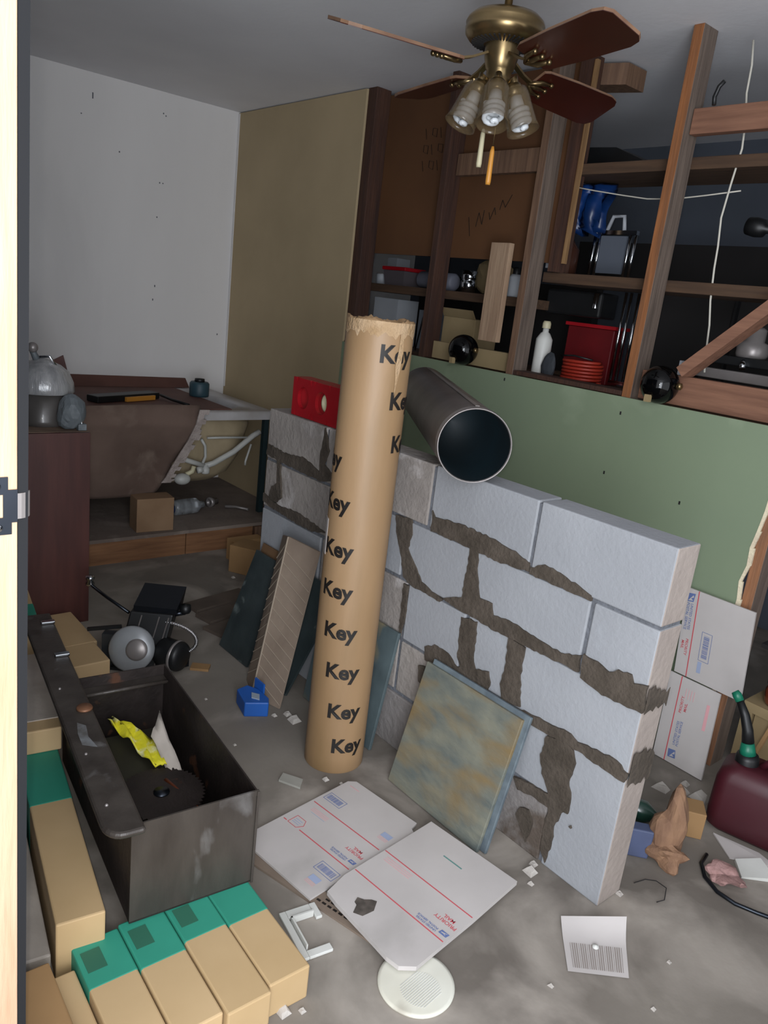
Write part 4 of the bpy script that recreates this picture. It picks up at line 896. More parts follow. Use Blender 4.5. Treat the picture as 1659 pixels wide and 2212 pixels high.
m2 = [('line', (.0, .191), (.297, .193), .003), ('line', (.0, .304), (.297, .306), .003), ('text', 'PRIORITY', .0155, (.295, .25), 180, M_inkR), ('text', 'MAIL', .0155, (.28, .235), 180, M_inkR),
      ('eagle', (.293, .292), .015, (-1, -1)), ('text', 'UNITED STATES', .0085, (.265, .292), 180, M_inkB), ('text', 'POSTAL SERVICE', .0085, (.265, .283), 180, M_inkB),
      ('rule', (.02, .205), (.11, .205), 3, .007, .0014, M_inkP), ('rule', (.113, .081), (.176, .082), 1, .006, .004, M_inkG)]
mb2 = mailbox('mailing_box', 'flat white mailing box with a torn hole, beside the leaning rusty tile', (-1.259, 1.426, .0145), u2, v2, zz, .297, .42, .012, m2,
        holes=[(0,0),(.297,0),(.302,.2),(.30,.41),(.27,.43),(.12,.445),(.118,.425),(.10,.43),(.085,.415),(.108,.395),(.078,.352),(.05,.40),(.03,.42),(.0,.385),(-.006,.34),(-.002,.2)] if False else [(0,0),(.297,0),(.302,.2),(.302,.405),(.275,.435),(.24,.438),(.19,.432),(.12,.425),(.05,.418),(.01,.41),(-.004,.34),(-.002,.2)])
# torn hole: dark ragged recess of exposed corrugated board
hp = [(.098,.335),(.118,.362),(.112,.392),(.103,.396),(.092,.418),(.082,.405),(.070,.385),(.078,.372),(.088,.352)]
A2 = V((-1.259, 1.426, .0269))
hx = [(.112,.338),(.128,.365),(.122,.398),(.100,.408),(.088,.385),(.078,.382),(.072,.366),(.088,.358),(.100,.344)]
MB().prism(hx, A2, u2, v2, zz, .0006).build('torn_hole', mat('exposed fluting', '5d554e', '3a342f', scale=30, rough=.95), mb2, label='torn hole showing dark fluting')
# brown carton strip below the white boxes with dark print
cs = thing('cardboard_strip', 'long brown carton strip with dark print under the white boxes', 'cardboard', (-1.17, .98, 0))
MB().frame((-1.44, .915, .0005), (1, .28, 0), (-.28, 1, 0), (0,0,1), .47, .05, .006).build('strip_panel', mat('grey brown card', '7a6b5e', '6a5c50', scale=7, rough=.9), cs)
sv = V((1,.28,0)).normalized(); st = V((-.28,1,0)).normalized()
text_mb('This side down, do not drop', .017, lambda x, y: V((-1.30, .962, .0072))+sv*x+st*y, bold=.0003).build('lettering', M_ink, cs) if False else None
fp = MB()
for k in range(19):
    x = .14+k*.017; fp.bar(V((-1.44, .915, .0072))+sv*x+st*.018, V((-1.44, .915, .0072))+sv*(x+.011)+st*.018, .006, .0004)
    if k % 3: fp.bar(V((-1.44, .915, .0072))+sv*x+st*.032, V((-1.44, .915, .0072))+sv*(x+.012)+st*.032, .005, .0004)
fp.build('fine_print', M_ink, cs)
# two boxes standing against the wall at the right
un = V((.975, 0, -.0)); 
m3 = [('line', (.045, .0), (.034, .33), .003), ('bars', (.085, .165), (.03, .085)), ('rule', (.09, .262), (.09, .30), 1, .1, .007, M_inkL)]
def vbox(lab, x0, z0, z1, w_, yb, yt, items):
    o = thing('mailing_box', lab, 'box', (x0+w_/2, yb, z0), group='white mailing boxes')
    v = V((-.03, yt-yb, z1-z0)); h_ = v.length; vn = v.normalized(); u = V((1,0,0)); n = vn.cross(u).normalized()
    if n.y > 0: n = -n
    A = V((x0, yb, z0+.002)); MB().prism([(0,0),(w_,0),(w_,h_),(0,h_)], A, u, vn, n, .008).build('card_panel', M_paper, o)
    top = A+n*.0085
    q = MB(); q.bar(top+u*.045, top+u*.045+vn*h_, .0035, .0004, up=n); q.build('red_stripe', M_inkR, o)
    return o, top, u, vn, n, h_
def ut(o, top, u, vn, n, s, sz, a, b, m, up=True):
    f = lambda x, y: top+vn*(b+x)+u*(a-y)
    text_mb(s, sz, f, bold=.0002).build('lettering', m, o)
o, top, u, vn, n, h_ = vbox('upper white mailing box leaning below the green board', -1.115-.04, .302, .605, .24, 2.462, 2.478, [])
f2 = lambda s, sz, a, b, m: text_mb(s, sz, (lambda x, y: top-vn*(-b+x)+u*(a+y)), bold=.0002).build('lettering', m, o)
f2('UNITED STATES', .013, .022, .255, M_inkB); f2('POSTAL SERVICE', .013, .009, .255, M_inkB); f2('PRIORITY', .014, .024, .13, M_inkR); f2('MAIL', .014, .010, .12, M_inkR)
q = MB().prism([(.006,.258),(.030,.262),(.034,.292),(.010,.288)], top, u, vn, n, .0004); e_ = q.build('emblem_field', M_inkB, o)
MB().prism([(.010,.262),(.027,.285),(.030,.278),(.020,.272),(.028,.266)], top+n*.0005, u, vn, n, .0003).build('emblem_bird', M_paper, e_)
q = MB(); a, b, wd, ht = .078, .075, .036, .10
for p_, r2 in (((a,b),(a+wd,b)), ((a+wd,b),(a+wd,b+ht)), ((a+wd,b+ht),(a,b+ht)), ((a,b+ht),(a,b))): q.bar(top+u*p_[0]+vn*p_[1], top+u*r2[0]+vn*r2[1], .0014, .0004, up=n)
x = .012
while x < ht-.01: t = random.choice((.001,.002,.003)); q.bar(top+u*(a+.008)+vn*(b+x), top+u*(a+wd-.008)+vn*(b+x), t, .0004, up=n); x += t+.002
q.build('barcode', M_inkB, o)
q = MB(); q.bar(top+u*.085+vn*.03, top+u*.085+vn*.07, .014, .0004, up=n); q.build('fine_print', M_inkL, o)
o, top, u, vn, n, h_ = vbox('lower white mailing box standing on the floor behind the block wall end', -1.135, .0, .297, .185, 2.405, 2.459, [])
f3 = lambda s, sz, a, b, m: text_mb(s, sz, (lambda x, y: top+vn*(b+x)+u*(a-y)), bold=.0002).build('lettering', m, o)
f3('UNITED STATES', .012, .070, .065, M_inkB); f3('POSTAL SERVICE', .012, .082, .065, M_inkB); f3('PRIORITY', .014, .068, .18, M_inkR); f3('MAIL', .014, .084, .19, M_inkR)
q = MB().prism([(.054,.018),(.082,.022),(.078,.05),(.052,.046)], top, u, vn, n, .0004); e_ = q.build('emblem_field', M_inkB, o)
MB().prism([(.060,.022),(.076,.045),(.078,.036),(.068,.032),(.076,.026)], top+n*.0005, u, vn, n, .0003).build('emblem_bird', M_paper, e_)
q = MB()
for j in range(4): q.bar(top+u*(.07+.01*j)+vn*.235, top+u*(.07+.01*j)+vn*.27, .0018, .0004, up=n)
q.bar(top+u*.155+vn*.16, top+u*.155+vn*.25, .011, .0004, up=n); q.build('fine_print', M_inkP, o)

# ------------------------------------------------------------------ floor odds and ends
wdsc = thing('plastic_disc', 'round white ribbed plastic lid on the floor under the torn box', 'lid', (-.90, 1.055, 0))
LX, LY = -.895, 1.045
MB().lathe([(0, 0), (.083, 0), (.086, .002), (.086, .006), (.078, .0075), (0, .0075)], (LX, LY, 0), seg=56).build('lid_disc', M_disc, wdsc)
rb = MB()
for k in range(-7, 8):
    hw = math.sqrt(max(0, .045**2-(k*.005)**2)); 
    if hw > .004:
        d = u2; e2 = V((-u2.y, u2.x, 0)); c_ = V((LX+.02, LY-.005, .0081)); rb.bar(c_+e2*-hw+d*k*.005, c_+e2*hw+d*k*.005, .0016, .001)
rb.build('lid_rib', M_plast, wdsc, kind='stuff')
# outlet ring / bracket
br = thing('switch_bracket', 'white square plastic wall box frame on the floor left of the boxes', 'frame', (-1.14, .89, 0))
c0 = V((-1.225, .885, .001)); ua = V((.95, .30, 0)).normalized(); va = V((-.30, .95, 0)).normalized()
pa, pb, pc, pd = V((-1.222,.893,.001)), V((-1.075,.868,.001)), V((-1.062,.945,.001)), V((-1.19,.965,.001))
ua = (pb-pa).normalized(); va = V((-ua.y, ua.x, 0)); W_, H_ = .145, .078
bq = MB(); bq.frame(pa, ua, va, zz, W_, .016, .008); bq.frame(pa+va*(H_-.0), ua, va, zz, W_*.32, .016, .008); bq.frame(pa+va*.0165, ua, va, zz, .022, H_-.017, .008); bq.frame(pa+ua*(W_-.02)+va*.0165, ua, va, zz, .02, H_*.75, .008)
bq.build('bracket_frame', M_plast, br, bev=.0015)
bq = MB(); bq.frame(pa+ua*.03+va*.018, ua, va, zz, .004, H_-.02, .018); bq.frame(pa+ua*.03+va*.018, ua, va, zz, W_-.055, .004, .018); bq.build('inner_collar', M_plast, br)
# small tile chip by the tube
MB().hexa([(-1.665,1.17,.001),(-1.60,1.205,.001),(-1.63,1.235,.001),(-1.688,1.20,.001)], [(-1.665,1.17,.008),(-1.60,1.205,.008),(-1.63,1.235,.008),(-1.688,1.20,.008)]).build('tile_chip', mat('pale tile','9a9890','8c8a82', scale=8, rough=.7), label='small pale square tile piece on the floor left of the tube', cat='tile')
# wood planks on the floor by the deck
for (a, b, c, d, lab) in (((-2.98,1.49),(-3.04,1.80),(-2.95,1.83),(-2.88,1.50),'dark floor plank nearest the platform'), ((-2.85,1.48),(-2.91,1.79),(-2.81,1.81),(-2.75,1.50),'dark floor plank in the middle of three'), ((-2.72,1.45),(-2.76,1.72),(-2.64,1.70),(-2.58,1.49),'dark floor plank nearest the leaning sheets')):
    MB().hexa([(*p,.001) for p in (a,d,c,b)], [(*p,.015) for p in (a,d,c,b)]).build('floor_plank', mat('grey brown plank','5f5248','4c4139', scale=6, rough=.9), label=lab, cat='plank')
# paper with ruled print
pu_ = ang2(0.5)
pap = thing('printed_sheet', 'curled printed paper sheet on the floor in front of the block wall', 'paper', (-.72, 1.45, 0))
P0, P1, P2, P3 = V((-.845,1.455,.001)), V((-.775,1.395,.001)), V((-.62,1.47,.001)), V((-.70,1.545,.001))
# corners from the photograph: left-top, left-bottom, right-bottom, right-top
pL0, pL1, pR1, pR0 = V((-.83,1.475,.0015)), V((-.722,1.365,.0015)), V((-.628,1.472,.0015)), V((-.725,1.60,.0015))
q = MB(); vs = []; n_ = 10
for s_ in (0, 1):
    for i in range(n_+1):
        for j in range(n_+1):
            a = pL0.lerp(pL1, i/n_); b = pR0.lerp(pR1, i/n_); p = a.lerp(b, j/n_); lift = .030*max(0, 1-i/n_*2.2)**2*(.4+.6*j/n_)+.002
            vs.append(p+V((0,0,lift+(.0006 if s_ else 0))))
fs = []; nn = (n_+1)**2
for i in range(n_):
    for j in range(n_): a = i*(n_+1)+j; fs += [(a, a+1, a+n_+2, a+n_+1), (nn+a, nn+a+1, nn+a+n_+2, nn+a+n_+1)]
q.add(vs, fs, True); q.build('paper', M_paper, pap)
q = MB()
for k in range(26):
    t = .10+k*.034
    if t > .95: break
    a = pL0.lerp(pR0, t).lerp(pL1.lerp(pR1, t), .46); b = pL0.lerp(pR0, t).lerp(pL1.lerp(pR1, t), .93)
    q.bar(a+V((0,0,.0042)), b+V((0,0,.0042)), .0022 if k % 4 else .0009, .0003)
q.build('ruled_print', mat('brown print','8a807a', rough=.8), pap)
q = MB(); q.lathe([(0,.006),(.007,.004),(.008,0)], pL0.lerp(pR0,.5).lerp(pL1.lerp(pR1,.5),.5)+V((0,0,.0046)), seg=12); q.build('plaster_blob', M_plast, label='round white crumb on the printed sheet', cat='crumb')
# debris right of the block wall
pb_ = thing('paper_bag', 'crumpled brown paper bag on the floor beyond the block wall end', 'bag', (-.83, 1.98, 0))
def crum(c, s3, seed, m, name, par=None, **k): return crumple(c, *s3, seed, amp=.5).build(name, m, par, **k)
crum((-.815, 1.95, .088), (.045, .05, .095), 21, M_bag, 'bag_body', pb_); crum((-.80, 1.905, .035), (.05, .03, .038), 22, M_bag, 'bag_fold', pb_)
MB().frame((-.89, 1.83, .001), (.7,.6,0), (-.55,.75,0), (0,.12,1), .075, .04, .085).build('blue_container', M_indigo, label='muted blue container beside the paper bag', cat='container', bev=.004)
o = lbl('green_bottle', 'dark green bottle lying behind the paper bag', 'bottle', (-.95, 2.04, 0))
MB().lathe([(0,0),(.03,0),(.034,.01),(.034,.10),(.015,.13),(.013,.16),(0,.16)], (-1.03,1.985,.036), (1,.35,0), 20).build('bottle_body', mat('green glass','1c3a30', rough=.25, coat=.4), o)
MB().lathe([(.014,0),(.014,.02),(0,.02)], (-.88,2.038,.036), (1,.35,0), 12).build('cap', M_gr, o)
MB().frame((-.855, 2.055, .001), (.75,.55,0), (-.55,.75,0), (0,0,1), .08, .075, .085).build('small_carton', M_cartonD, label='small brown carton right of the paper bag', cat='carton', bev=.002)
MB().hexa([(-.785,2.165,.001),(-.70,2.10,.001),(-.60,2.18,.001),(-.66,2.20,.001)], [(-.785,2.165,.006),(-.70,2.10,.004),(-.60,2.18,.009),(-.66,2.20,.006)]).build('folded_paper', M_paper, label='folded white papers on the floor in front of the petrol can', cat='paper')
MB().hexa([(-.685,2.10,.001),(-.64,2.05,.001),(-.575,2.12,.001),(-.64,2.16,.001)], [(-.685,2.10,.012),(-.64,2.05,.006),(-.575,2.12,.014),(-.64,2.16,.02)]).build('tissue_paper', M_plast, label='small crumpled white tissue on the floor at the right', cat='tissue')
crum((-.665, 1.985, .022), (.05, .042, .025), 31, M_pink, 'pink_cloth', label='crumpled pink cloth inside the loop of cable on the floor', cat='cloth')
MB().tube([(-.745,2.05,.006),(-.735,2.0,.006),(-.70,1.955,.006),(-.65,1.93,.006),(-.60,1.93,.006),(-.55,1.95,.006),(-.50,1.975,.006),(-.40,2.05,.006)], .0055, 8).build('floor_cable', M_strike, label='dark curved cable on the floor at the right', cat='cable')
MB().tube([(-.80,1.76,.003),(-.79,1.80,.003),(-.765,1.81,.012),(-.73,1.80,.02),(-.715,1.77,.008),(-.725,1.75,.003)], .0013, 6).build('thin_wire', M_dark, label='thin dark bent wire at the block wall end', cat='wire')
# petrol can
pc_ = thing('petrol_can', 'maroon plastic petrol can with black and green spout at the right edge', 'petrol can', (-.74, 2.27, 0))
q = MB(); rings = []
cdir = V((.97, .25, 0)).normalized(); cn = V((-cdir.y, cdir.x, 0)); cc = V((-.70, 2.285, 0))
def ringz(z, hw, hd, r_): return [tuple(cc+cdir*x+cn*y+V((0,0,z))) for x, y in rrect(-hw, hw, -hd, hd, r_)]
loft(q, [ringz(.003, .13, .065, .03), ringz(.02, .15, .082, .04), ringz(.06, .152, .084, .04), ringz(.17, .15, .082, .04), ringz(.20, .142, .076, .04), ringz(.222, .11, .055, .03)], capend=True)
q.add([tuple(cc+cdir*x+cn*y+V((0,0,.003))) for x, y in rrect(-.13, .13, -.065, .065, .03)], [list(range(28))])
q.build('can_body', M_maroon, pc_)
nk = cc - cdir*.085
MB().lathe([(.034, -.02), (.034, .0), (.030, .012), (0, .012)], nk+V((0,0,.235)), (-.1,0,1), 22).build('spout_collar', M_blackp, pc_)
MB().tube([nk+V((-.002,0,.246)), nk+V((-.006,0,.262)), nk+V((-.010,0,.282))], [.024, .022, .018], 18).build('green_ring', M_gr, pc_)
MB().tube([nk+V((-.010,0,.283)), nk+V((-.020,0,.32)), nk+V((-.038,0,.36)), nk+V((-.062,-.0,.395))], [.018, .016, .014, .011], 16).build('spout', M_blackp, pc_)
MB().tube([nk+V((-.063,-.0,.396)), nk+V((-.075,-.0,.41)), nk+V((-.084,-.0,.418))], [.013, .014, .011], 14).build('spout_tip', M_gr, pc_)
MB().tube([cc-cdir*.04+V((0,0,.223)), cc-cdir*.02+V((0,0,.25)), cc+cdir*.06+V((0,0,.255)), cc+cdir*.10+V((0,0,.223))], .012, 12).build('handle', M_maroon, pc_)
# small rubble
chips = [(-1.60,1.30,.010),(-1.56,1.33,.006),(-.985,1.545,.018),(-1.0,1.575,.012),(-.955,1.51,.009),(-1.975,1.40,.014),(-1.93,1.40,.022),(-1.99,1.355,.010),(-2.05,1.30,.008),(-1.12,.78,.010),(-1.0,.765,.016),(-.98,.80,.008),
         (-.87,1.62,.012),(-.80,1.69,.010),(-.60,1.60,.006),(-.72,1.30,.007),(-2.9,1.7,.008),(-3.2,1.86,.010),(-3.15,1.35,.010),(-2.2,1.2,.006),(-1.9,1.15,.006),(-.95,2.28,.02),(-1.0,2.23,.026),(-.90,2.30,.03),(-.97,2.33,.014),(-.55,1.45,.006),(-1.27,1.60-.05,.006)]
def crumb_label(x, y, s_):
    A_ = [((-1.6,1.3),'at the foot of the brown tube'),((-.98,1.55),'near the torn mailing box corner'),((-1.98,1.38),'beside the blue box'),((-1.05,.78),'in front of the beige cartons'),((-.83,1.66),'by the near end of the block wall'),
          ((-.6,1.5),'beside the printed sheet'),((-3.05,1.6),'in front of the low platform'),((-2.05,1.18),'between the steel box and the tube'),((-.95,2.28),'beside the petrol can')]
    d = min(A_, key=lambda a: (a[0][0]-x)**2+(a[0][1]-y)**2)[1]
    return ('larger' if s_ >= .014 else 'middling' if s_ >= .009 else 'tiny')+' pale plaster crumb '+d
for i, (x, y, s_) in enumerate(chips):
    rnd = random.Random(i); q = MB()
    q.hexa([(x-s_*rnd.uniform(.6,1),y-s_*.8,0.0005),(x+s_*.9,y-s_*rnd.uniform(.4,1),0.0005),(x+s_*.8,y+s_*.9,0.0005),(x-s_*.7,y+s_*rnd.uniform(.4,1),0.0005)], [(x-s_*.5,y-s_*.4,s_*.7),(x+s_*.4,y-s_*.5,s_*rnd.uniform(.4,.9)),(x+s_*.5,y+s_*.4,s_*.6),(x-s_*.3,y+s_*.5,s_*.8)])
    q.build('plaster_chip', M_chip, label=crumb_label(x, y, s_), cat='rubble', group='plaster crumbs on the floor')

# ------------------------------------------------------------------ black steel box on cartons
bu = V((-.9945, .105, 0)); bv = V((.105, .9945, 0))       # long axis away from camera, short axis
BP = V((-1.303, .557, .088)); BL, BW, BH = .655, .285, .25; tk = .004
bx = thing('steel_box', 'long open black steel box standing on the beige cartons', 'metal box', BP+bu*BL/2+bv*BW/2)
def fb(a, b, c, l, w2, h2): return MB().frame(BP+bu*a+bv*b+zz*c, bu, bv, zz, l, w2, h2)
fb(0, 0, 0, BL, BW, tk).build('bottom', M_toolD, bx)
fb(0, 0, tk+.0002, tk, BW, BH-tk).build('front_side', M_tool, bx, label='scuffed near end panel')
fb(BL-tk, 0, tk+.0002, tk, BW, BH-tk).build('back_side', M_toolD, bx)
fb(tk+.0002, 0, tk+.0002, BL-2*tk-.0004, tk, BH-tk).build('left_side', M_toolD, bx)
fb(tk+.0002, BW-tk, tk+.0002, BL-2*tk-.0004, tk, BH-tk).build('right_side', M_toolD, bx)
q = fb(-.002, -.002, BH-.012, .004-.0, BW+.004, .014); q.build('front_rim', M_tool, bx)
fb(BL-.045, tk+.001, BH-.035, .04, BW-2*tk-.002, .003).build('inner_ledge', M_tool, bx)
MB().tube([BP+bu*(BL-.045)+bv*.008+zz*(BH-.033), BP+bu*(BL-.045)+bv*(BW-.008)+zz*(BH-.033)], .006, 8).build('ledge_rod', M_tool, bx)
fb(-.0045, BW-.003, .0, .005, .006, BH).build('corner_angle', M_tool, bx)
rv = MB()
for c_ in (.10, .20): rv.ball(BP+bu*.3+bv*BW+zz*c_, .005, 8, 6)
# contents of the box
IB = BP+zz*(tk+.001)
yl = thing('yellow_rag', 'bright yellow and white cloth draped inside the steel box', 'cloth', IB+bu*.4+bv*.15)
q = MB(); vs = []; fs = []
ya = [V((-1.90,.735,.215)), V((-1.66,.765,.20))]; yb2 = [V((-1.86,.825,.215)), V((-1.64,.81,.205))]
for i in range(13):
    t = i/12; a = ya[0].lerp(ya[1], t); b = yb2[0].lerp(yb2[1], t)
    b = a + (b-a)*(.15+.85*min(1, t*2.2))*(1-.35*t)
    for j in range(7):
        p = a.lerp(b, j/6); vs.append(p+zz*(.008*math.sin(i*1.3+j*2)+.006*math.cos(j*1.7+i)))
for i in range(12):
    for j in range(6): k = i*7+j; fs.append((k, k+1, k+8, k+7))
q.add(vs, fs, True); yo = q.build('cloth_fold', M_yellow, yl); md = yo.modifiers.new('s', 'SOLIDIFY'); md.thickness = .004
MB().frame(IB+bu*.24+bv*.06, bu, bv, zz, .34, .18, .09).build('dark_case', mat('dark olive case','2c2a20','232119', scale=6, rough=.5), label='dark olive case under the yellow cloth', cat='case', bev=.006)
q = MB(); vs = []; fs = []
for i in range(9):
    t = i/8; a = V((-1.74,.79,.235)).lerp(V((-1.50,.795,.13)), t); b = V((-1.79,.835,.27)).lerp(V((-1.47,.812,.125)), t)
    for j in range(5): vs.append(a.lerp(b, j/4)+zz*.006*math.sin(i*1.7+j*2))
for i in range(8):
    for j in range(4): k = i*5+j; fs.append((k, k+1, k+6, k+5))
q.add(vs, fs, True); yo = q.build('plastic_film', M_plasticW, label='strip of clear film along the right inside of the steel box', cat='film'); md = yo.modifiers.new('s', 'SOLIDIFY'); md.thickness = .002
MB().tube([(-1.60,.77,.19),(-1.53,.785,.185),(-1.42,.80,.18)], .006, 10).build('copper_tube', mat('rusty copper','8a4a30', rough=.4, metal=.6), label='short rusty copper tube inside the steel box', cat='tube')
sb = thing('saw_blade', 'toothed dark saw blade edge inside the near end of the steel box', 'saw blade', IB+bu*.13+bv*.15)
sbc = IB+bu*.27+bv*.155+zz*.097; P_ = []
for k in range(96):
    a = 2*math.pi*k/96; r_ = .108 if k % 2 else .100; P_.append((r_*math.cos(a), r_*math.sin(a)))
MB().prism(P_, sbc, bu, bv, zz, .002).build('blade_disc', M_toolD, sb)
MB().lathe([(.02,0),(.02,.004),(0,.004)], sbc+zz*.0022, seg=18).build('blade_hub', M_strike, sb)
crumple(tuple(IB+bu*.055+bv*.09+zz*.092), .038, .065, .095, 40).build('blue_rag', mat('blue white cloth','8c9cb4','4a6a9a', scale=16, rough=.8, lo=.5, hi=.55), label='blue and white crumpled rag in the near corner of the steel box', cat='cloth')
crumple(tuple(IB+bu*.065+bv*.215+zz*.04), .045, .05, .04, 41).build('black_rag', M_blackp, label='black crumpled rag beside the blue rag in the steel box', cat='cloth')
# long narrow black cover lying on the left rim
ld = thing('box_lid', 'long narrow black steel lid lying along the left rim of the box', 'lid', V((-1.75, .6, .34)))
lu = V((-.9915, .13, 0)).normalized(); lv_ = V((lu.y, -lu.x, 0)); lv_ = -lv_ if lv_.y > 0 else lv_
LP = V((-1.262, .575, .3405)); LL, LW = 1.12, .085
q = MB(); out = []
for k in range(7): a = R(90*k/6); out.append((.035-.035*math.cos(a)*1.0 if False else .03*(1-math.sin(a)), .03*(1-math.cos(a)) if False else .03*(1-math.cos(a))))
prof = [(.03*(1-math.sin(R(90-15*k))), .03*(1-math.cos(R(90-15*k)))) for k in range(7)]
poly = [(0, .012)] + [] + [(LL, 0), (LL, LW), (.05, LW)] + [(.05-.05*math.sin(R(15*k)), LW-.04+.04*math.cos(R(15*k))) for k in range(1, 7)]
poly[0] = (0, .004)
q.prism(poly, LP, lu, lv_, zz, .016)
q.build('lid_plate', M_tool, ld, bev=.006)
MB().lathe([(0,.006),(.018,.006),(.02,.003),(.02,0),(0,0)], LP+lu*.50+lv_*.022+zz*.0165, seg=24).build('round_knob', M_copper, ld, label='round copper coloured disc')
for d in (.80, 1.03): 
    MB().frame(LP+lu*d+lv_*.0+zz*.0165, lu, lv_, zz, .018, .040, .008).build('latch', M_chrome, ld, bev=.002)
for d in (.10, .3, .62): MB().ball(LP+lu*d+lv_*.06+zz*.0165, .004, 10, 6).build('rivet', M_steel, ld)
MB().prism([(0,0),(.05,.01),(.10,.005),(.12,.022),(.07,.03),(.02,.03)], LP+lu*.32+lv_*.03+zz*.0163, lu, lv_, zz, .0006).build('worn_patch', mat('bare metal','9a9ea2','6e6c6a', scale=30, rough=.4, metal=.5), ld)

# ------------------------------------------------------------------ beige cartons with green ends
def carton(lab, o, L_, w2, h2, green=None, m=M_carton, name='flooring_carton', u=bu, v=bv, wrap=False, dark=None):
    o = V(o); t = thing(name, lab, 'carton', o+u*L_/2+v*w2/2, group='flooring cartons')
    MB().frame(o, u, v, zz, L_, w2, h2).build('carton_body', m, t, bev=.004)
    if green:
        a, b = green; q = MB(); e_ = .0008
        q.frame(o+u*a-v*e_+zz*(.002), u, v, zz, b-a, w2+2*e_, h2-.002+e_); q.build('green_band', M_teal, t, bev=.004)
    if dark:
        a, b = dark; MB().frame(o+u*a+v*.01+zz*(h2+.0012), u, v, zz, b-a, w2*.4, .0006).build('printed_mark', M_tealD, t)
    MB().frame(o+u*.004+v*(w2/2-.001)+zz*(h2+.0002), u, v, zz, L_-.008, .002, .0007).build('flap_seam', M_cartonD, t) if False else None
    return t
cu_ = V((-.985, .03, 0)).normalized(); cv_ = V((-cu_.y, cu_.x, 0)); cv_ = cv_ if cv_.y > 0 else -cv_
gap = .1005
lab4 = ['beige carton with green band, leftmost of four under the steel box', 'beige carton with green band, second of four under the steel box', 'beige carton with green band, third of four under the steel box', 'beige carton with green band, rightmost of four under the steel box']
for k, (y0, hh, xe) in enumerate(((.445, .078, -1.02), (.545, .082, -1.01), (.645, .085, -.995), (.745, .086, -1.005))):
    carton(lab4[k], (xe, y0-.015, 0), (.275, .285, .80, .78)[k], .097, hh, green=(abs(-1.195-xe)-.012*(k % 2), abs(-1.30-xe)+.02), u=cu_, v=cv_, dark=(abs(-1.235-xe), abs(-1.29-xe)) if k < 3 else None)
# stacks to the left
lu2 = V((-.988, .155, 0)).normalized(); lv2 = V((.155, .988, 0)).normalized()
carton('long beige carton with broad green band left of the steel box', (-1.315, .408, 0), 1.06, .098, .152, green=(.40, .645), u=lu2, v=lv2)
t = carton('wrapped beige carton resting on the long carton at the left', (-1.93, .502, .1535), .46, .11, .07, u=lu2, v=lv2)
MB().frame(V((-1.93, .502, .1535))+lu2*.05+zz*.0705-lv2*.002, lu2, lv2, zz, .40, .112, .003).build('plastic_wrap', M_plasticW, t, label='cloudy clear wrap')
t = carton('tall beige carton with green band beside the cabinet foot', (-2.47, .60, 0), .42, .11, .30, green=(.02, .14), u=lu2, v=lv2)
t = thing('wrapped_slab', 'grey plastic wrapped slab on the floor at the lower left', 'slab', (-1.6, .36, 0), group='flooring cartons')
MB().frame((-1.33, .30, 0), lu2, lv2, zz, .62, .10, .085).build('slab_body', mat('grey wrap','a39a90','8b837a', scale=5, rough=.5, bump=.2), t, bev=.004)
MB().frame(V((-1.33, .30, .0853))+lu2*.13+lv2*.035, lu2, lv2, zz, .085, .022, .0008).build('white_label', M_plast, t)
carton('brown carton at the bottom left corner of the floor', (-.93, .255, 0), .36, .12, .10, m=M_cartonD, u=cu_, v=cv_)
carton('beige carton on its side between the brown carton and the green row', (-.99, .382, 0), .29, .043, .06, u=cu_, v=cv_)
carton('short pale carton end beneath the steel box corner', (-1.345, .512-.02, .0), .10, .02, .12, u=cu_, v=cv_) if False else None
# cartons at the foot of the cabinet
carton('beige carton at the foot of the cabinet, nearest the cabinet', (-2.66, .79, 0), .30, .19, .075, u=V((-1,0,0)), v=V((0,1,0)))
carton('beige carton at the foot of the cabinet, nearer the steel box', (-2.49, .79, 0), .165, .175, .078, u=V((-1,0,0)), v=V((0,1,0)))

# ------------------------------------------------------------------ bench saw behind the steel box
sw = thing('bench_saw', 'black tipped over bench saw with round silver guard behind the steel box', 'saw', (-2.45, 1.12, 0))
su = V((.62, .78, 0)).normalized(); sn = V((.78, -.62, 0)).normalized()   # sideways, toward the viewer
SO = V((-2.55, 1.10, 0))
q = MB(); b4 = [SO+su*-.075+sn*-.05, SO+su*.085+sn*-.05, SO+su*.085+sn*.05, SO+su*-.075+sn*.05]
q.hexa([p+zz*.012 for p in b4], [p+zz*.215-sn*.05+su*.035 for p in b4]); q.build('saw_body', M_blackp, sw, bev=.006)
q = MB().hexa([p+zz*.2155-sn*.06+su*.045 for p in b4], [p+zz*.285-sn*.07+su*.055 if i < 2 else p+zz*.235-sn*.06+su*.045 for i, p in enumerate(b4)]); q.build('top_plate', mat('black sheet','0e1116', rough=.3), sw)
for k in (-.03, .035, .07):
    MB().bar(SO+su*k+sn*.052+zz*.03, SO+su*(k+.035)+sn*.004+zz*.205, .003, .003).build('body_rib', M_steel, sw)
dc = SO-su*.01+sn*.075+zz*.10; dax = (sn*.93+zz*.37).normalized()
MB().lathe([(0,.022),(.045,.022),(.062,.016),(.078,.008),(.084,0),(.084,-.012),(0,-.012)], dc, dax, 48).build('round_guard', mat('silver guard','a8abae','8d9093', scale=4, rough=.3, metal=.3), sw, label='round silver blade guard')
MB().lathe([(0,.034),(.03,.034),(.038,.028),(.04,.0232)], dc+su*.025, dax, 32).build('guard_boss', M_steel, sw)
q = MB().frame(dc-su*.05+dax*.0225-zz*.045, su, (zz-dax*zz.dot(dax)).normalized(), dax, .04, .022, .0015); q.build('guard_badge', M_strike, sw)
MB().lathe([(0,0),(.05,0),(.056,.008),(.056,.085),(.05,.095),(.03,.10),(0,.10)], SO+su*.087+sn*.02+zz*.075, (su*.9+sn*.4), 28).build('motor', M_blackp, sw)
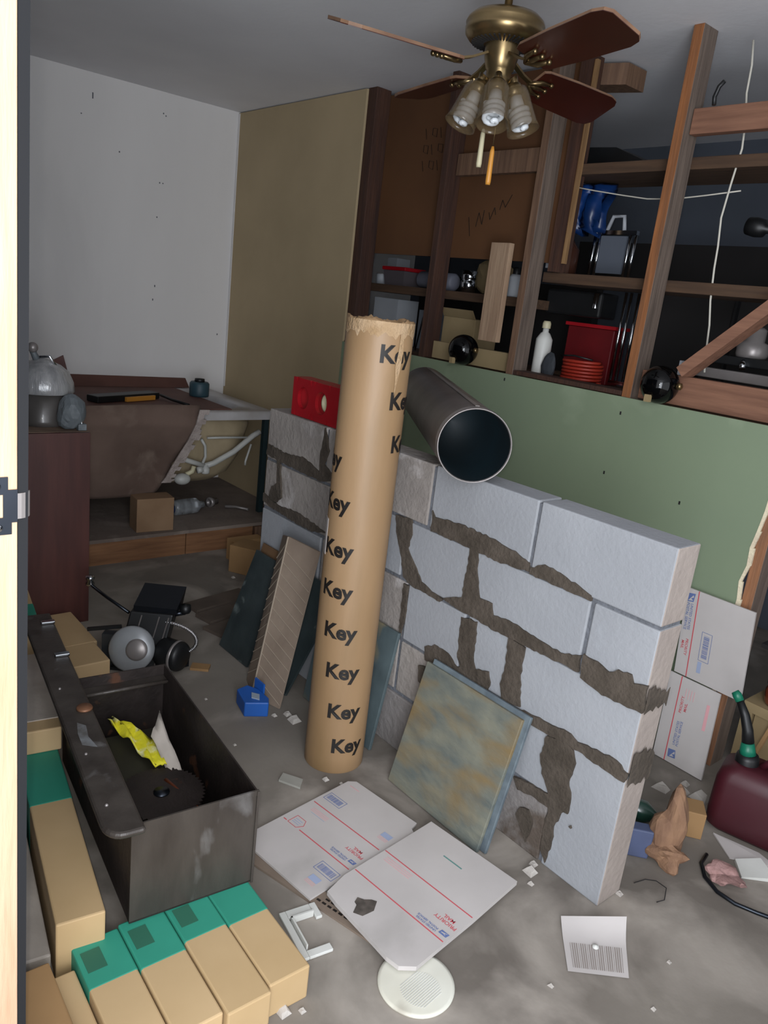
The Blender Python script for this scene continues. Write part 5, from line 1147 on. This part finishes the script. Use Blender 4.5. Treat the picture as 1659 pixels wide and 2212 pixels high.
MB().lathe([(.057,0),(.060,.003),(.060,.009),(.057,.012)], SO+su*.145+sn*.046+zz*.075, (su*.9+sn*.4), 28).build('motor_band', M_steel, sw)
MB().tube([SO-su*.05+zz*.20-sn*.02, SO-su*.15+zz*.225-sn*.08, SO-su*.23+zz*.25-sn*.13], .006, 10).build('handle_rod', M_strike, sw)
MB().lathe([(0,0),(.016,.002),(.018,.01),(.012,.02),(.018,.03),(.016,.038),(0,.04)], SO-su*.235+zz*.245-sn*.135, (0,0,1), 16).build('handle_knob', M_chrome, sw)
MB().lathe([(0,0),(.018,.0),(.022,.008),(.02,.03),(0,.035)], SO+su*.15+zz*.20-sn*.07, (0,0,1), 16).build('side_knob', M_blackp, sw)
MB().tube([SO+su*.10+zz*.19-sn*.06, SO+su*.15+zz*.20-sn*.07], .01, 10).build('knob_shaft', M_strike, sw)
arc = [SO+su*(.095+.12*math.sin(R(t)))+sn*(.0+.02*t/140)+zz*(.185-.085*(1-math.cos(R(t)))*.75) for t in range(0, 141, 14)]
MB().tube(arc, .006, 8).build('spring_hose', M_steel, sw, label='ribbed steel hose')
q = MB()
for i, p in enumerate(arc[:-1]):
    for s_ in (0, .33, .66): pp0 = p.lerp(arc[i+1], s_); d = (arc[i+1]-p).normalized(); q.tube([pp0-d*.0012, pp0+d*.0012], .0078, 8)
q.build('hose_rib', M_chrome, sw, kind='stuff')
MB().box(tuple(arc[-1]+V((-.012,-.012,-.05))), tuple(arc[-1]+V((.014,.014,.002)))).build('hose_end', M_strike, sw)
MB().bar(SO-su*.07+zz*.15, SO-su*.19+zz*.135+sn*.02, .012, .012).build('side_arm', M_blackp, sw)
MB().frame(SO-su*.13+sn*.0+zz*.001, su, sn, zz, .05, .04, .13).build('side_box', mat('grey metal box','3a3d40', rough=.4, metal=.4), sw)
MB().frame(SO-su*.09-sn*.055+zz*.0005, su, sn, zz, .19, .12, .011).build('base_plate', M_blackp, sw)
MB().box((-3.02,1.36,.0005), (-2.96,1.42,.012)).build('dark_scrap', M_dark, label='small dark scrap on the dusty floor beside the cabinet', cat='scrap')
MB().frame((-2.42,1.245,.0005), (.6,.75,0), (-.75,.6,0), (0,0,1), .07, .045, .01).build('wood_scrap', M_cartonD, label='small brown wood scrap on the floor right of the saw', cat='scrap')
